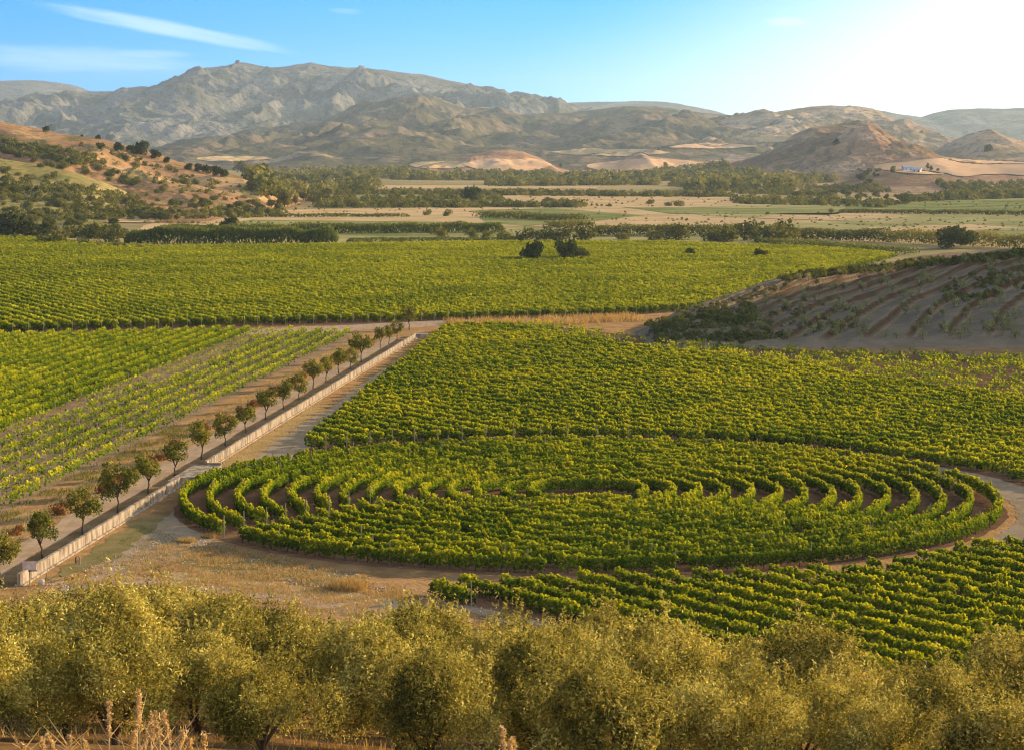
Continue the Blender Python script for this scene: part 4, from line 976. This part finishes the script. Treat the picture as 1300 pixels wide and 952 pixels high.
# ------------------------------------------------------------------ ground cover
def blades(P, hgt, wid, r, lean=.35):
    n = len(P); a = r.random(n) * 6.283; w_ = wid * (.6 + .8 * r.random(n)); h = hgt * (.5 + .9 * r.random(n))
    d = np.stack([np.cos(a), np.sin(a), 0 * a], 1); l = r.normal(size=(n, 3)) * lean; l[:, 2] = 0
    top = P + np.stack([0 * a, 0 * a, h], 1) + l * h[:, None]
    return np.stack([P - d * w_[:, None] * .5, P + d * w_[:, None] * .5, top + d * w_[:, None] * .15, top - d * w_[:, None] * .15], 1)
def cover(name, poly, n, hgt, wid, mat, label, seed, px=True, clump=.5, cs=1.2, z=0.0, followz=False):
    r = np.random.default_rng(seed); P2 = [gp(*p) for p in poly] if px else poly
    A = np.array(P2); lo, hi = A.min(0), A.max(0); X = lo[0] + (hi[0] - lo[0]) * r.random(n * 2); Y = lo[1] + (hi[1] - lo[1]) * r.random(n * 2)
    k = inpoly(X, Y, P2) & (fbm(X / cs, Y / cs, seed, 3) > clump - .12 * r.random(n * 2)); X, Y = X[k][:n], Y[k][:n]
    Z = g_height(X, Y) if followz else np.full(len(X), z)
    V = blades(np.stack([X, Y, Z - .02], 1), hgt, wid, r)
    return tag(link(name, quads_mesh(name, V, r.random(len(X))), mat), label, "grass", None, "stuff")
cover("dry_grass", [(60, 742), (215, 690), (330, 700), (470, 733), (560, 765), (640, 800), (560, 800), (300, 762), (140, 742)], 48000, .20, .035, M_dry, "sparse dry grass on the open ground between lane and grove", 1, clump=.52)
cover("green_weeds", [(100, 722), (180, 668), (330, 706), (470, 738), (400, 745), (240, 728)], 16000, .10, .04, M_weed, "short green weeds on the open ground by the lane", 2, clump=.56, cs=2.0)
cover("dry_grass", [wl(-5, 9), wl(-5, 5.8), wl(WL, 5.8), wl(WL, 10.5)], 26000, .35, .05, M_dry, "dry grass and stalks along the ditch beside the avenue", 3, False, .46)
cover("green_weeds", [wl(0, 12), wl(0, 7.5), wl(95, 7.5), wl(95, 12)], 14000, .3, .06, M_weed, "green weeds at the edge of the young vines", 4, False, .56, 2.5)
cover("dry_grass", [wl(-5, 2.6), wl(-5, .3), wl(WL, .3), wl(WL, 2.6)], 14000, .16, .05, M_dry, "dry grass strip under the avenue trees along the wall", 5, False, .5)
cover("dry_grass", [wl(45, -.4), wl(WL, -.4), wl(WL, -2.6), wl(45, -3.4)], 10000, .14, .05, M_dry, "dry grass verge between the wall and the lane", 6, False, .5)
cover("dry_grass", [(-22, 60), (22, 60), (36, 134), (-36, 134)], 26000, .30, .03, M_dry, "dry grass floor under the olive trees", 7, False, .42, followz=True)
cover("dry_grass", [(560, 410), (800, 402), (830, 408), (700, 415), (600, 418)], 5000, .9, .12, M_dry, "tall pale dry grass beside the crossing track near the hill toe", 8, clump=.5, cs=3)
cover("dry_grass", [(1130, 725), (1240, 685), (1300, 690), (1300, 706), (1240, 704)], 4000, .2, .05, M_dry, "dry orange grass at the foot of the outer ring", 9, clump=.45)
def stones(poly, n, size, seed, label):
    r = np.random.default_rng(seed); P2 = [gp(*p) for p in poly]; A = np.array(P2); lo, hi = A.min(0), A.max(0)
    X = lo[0] + (hi[0] - lo[0]) * r.random(n * 3); Y = lo[1] + (hi[1] - lo[1]) * r.random(n * 3); k = inpoly(X, Y, P2); X, Y = X[k][:n], Y[k][:n]
    n = len(X); s = size * (.4 + 1.3 * r.random(n) ** 2); T = []
    for j in range(4): a = j * 2.094 + r.random(n) * .8; T.append(np.stack([X + (s * np.cos(a) if j < 3 else 0), Y + (s * np.sin(a) if j < 3 else 0), .02 + (s * .7 if j == 3 else 0 * s)], 1))
    V = np.concatenate([np.stack([T[0], T[1], T[3]], 1), np.stack([T[1], T[2], T[3]], 1), np.stack([T[2], T[0], T[3]], 1)])
    return tag(link("gravel", quads_mesh("gravel", V, r.random(len(V)), 3), M_stone), label, "gravel", None, "stuff")
M_stone = leafmat("stones", [(0, (.20, .15, .10)), (1, (.46, .37, .27))], .0)
stones([(40, 750), (215, 676), (330, 700), (470, 733), (640, 776), (860, 842), (800, 860), (560, 800), (300, 762), (140, 742)], 9000, .07, 3, "small stones and clods strewn over the open ground and lane")
def tuft(x, y, w_, h, n, label, seed):
    r = np.random.default_rng(seed); a = r.random(n) * 6.283; q_ = np.sqrt(r.random(n)) * w_
    P = np.stack([x + np.cos(a) * q_, y + np.sin(a) * q_, 0 * a], 1); V = blades(P, h, .035, r, .7)
    return tag(link("grass_tuft", quads_mesh("grass_tuft", V, r.random(n)), M_dry), label, "grass tuft")
x, y = gp(442, 747); tuft(x, y, 1.4, .55, 1500, "golden dry grass tuft on the open ground below the circle", 1)
x, y = gp(237, 688); tuft(x, y, .7, .35, 500, "dry grass tuft at the foot of the outermost ring's end post", 2)
x, y = gp(266, 682); tuft(x, y, .6, .35, 400, "dry grass tuft at the second ring's end post", 3)
for i, (a, b) in enumerate(((577, 411), (620, 409), (690, 408), (745, 407), (768, 408))):
    x, y = gp(a, b); tuft(x, y, 1.5, 1.0, 260, f"{ordinal(i + 1)} pale grass clump along the crossing track past the wall", 4 + i)
# reddish low shrubs of the ditch bank
M_rust = leafmat("rusty weeds", [(0, (.12, .05, .025)), (1, (.30, .15, .06))], .2)
K_rust = Kind("ditch_shrub", M_rust, "shrub", [(K_bush.var[i][0].copy(), None) for i in range(3)])
for v in K_rust.var: v[0].materials.clear()
for i in range(80):
    s = 2 + i * (WL - 6) / 80 + random.uniform(-2, 2); x, y = wl(s, 6.6 + random.uniform(-.5, .9))
    K_rust.put(x, y, -.2, random.uniform(.3, .6), label="low rust-brown shrub in the ditch beside the avenue track", group="rusty shrubs in the ditch")

# tall dry stalks close to the viewer
def stalk(px, ytop, Y, seed, label):
    r = np.random.default_rng(seed); X, _, zt = at(px, ytop, Y); z0 = float(g_height(np.array([X]), np.array([Y]))[0]); H = zt - z0
    bend = r.normal(size=2) * .10 * H; mb = MB(); pts = [(bend[0] * t_ ** 2, bend[1] * t_ ** 2, H * t_) for t_ in (0, .3, .6, .85, 1)]
    mb.tube(pts, [.012, .011, .009, .007, .003], 5)
    o = link("dry_stalk", mb.mesh("dry_stalk"), M_stalk, None, (X, Y, z0))
    n = 170; tt = .62 + .4 * r.random(n) ** .8; base = np.array([[np.interp(q_, (0, .3, .6, .85, 1), [p[k] for p in pts]) for k in range(3)] for q_ in tt])
    P = base + r.normal(size=(n, 3)) * [.018, .018, .02]; d = np.tile([0, 0, 1.0], (n, 1))
    V = leaf_quads(P, .05, d * .3, .3, r); link("seed_head", quads_mesh("seed_head", V, r.random(n)), M_seed, o)
    n = 8; P = np.array([[bend[0] * q_ ** 2, bend[1] * q_ ** 2, H * q_] for q_ in r.random(n) * .6 + .1])
    V = blades(P, .28, .02, r, .9); link("blade", quads_mesh("stalk_blades", V, r.random(n)), M_seed, o)
    tag(o, label, "grass stalk", "dry stalks near the viewer")
M_stalk = diffmat("dry stalk", lambda t: (.55, .42, .24)); M_seed = leafmat("seed heads", [(0, (.40, .27, .13)), (1, (.68, .52, .31))], .3)
for i, (a, b) in enumerate(((137, 892), (171, 880), (176, 890), (182, 905), (205, 905), (218, 902), (225, 930), (88, 935), (76, 930), (57, 938), (112, 940), (240, 940), (258, 934), (160, 925), (190, 915), (30, 945), (645, 925), (638, 940), (655, 935))):
    stalk(a, b, 26 + (i % 4) * 1.3, i, f"{ordinal(i + 1)} dry grass stalk with a feathery seed head close to the viewer")

# ------------------------------------------------------------------ air
me = MB().box(-14000, 14000, -200, 15500, -5, 520).mesh("haze")
hz = link("haze", me); m, t, o_ = newmat("haze"); pv = N(t, "ShaderNodeVolumePrincipled")
pv.inputs["Color"].default_value = (.58, .79, 1.0, 1); pv.inputs["Density"].default_value = 4.3e-5; pv.inputs["Anisotropy"].default_value = 0.35
t.links.new(pv.outputs[0], o_.inputs[1]); me.materials.append(m); tag(hz, "thin pale haze filling the valley air", "haze", None, "stuff")
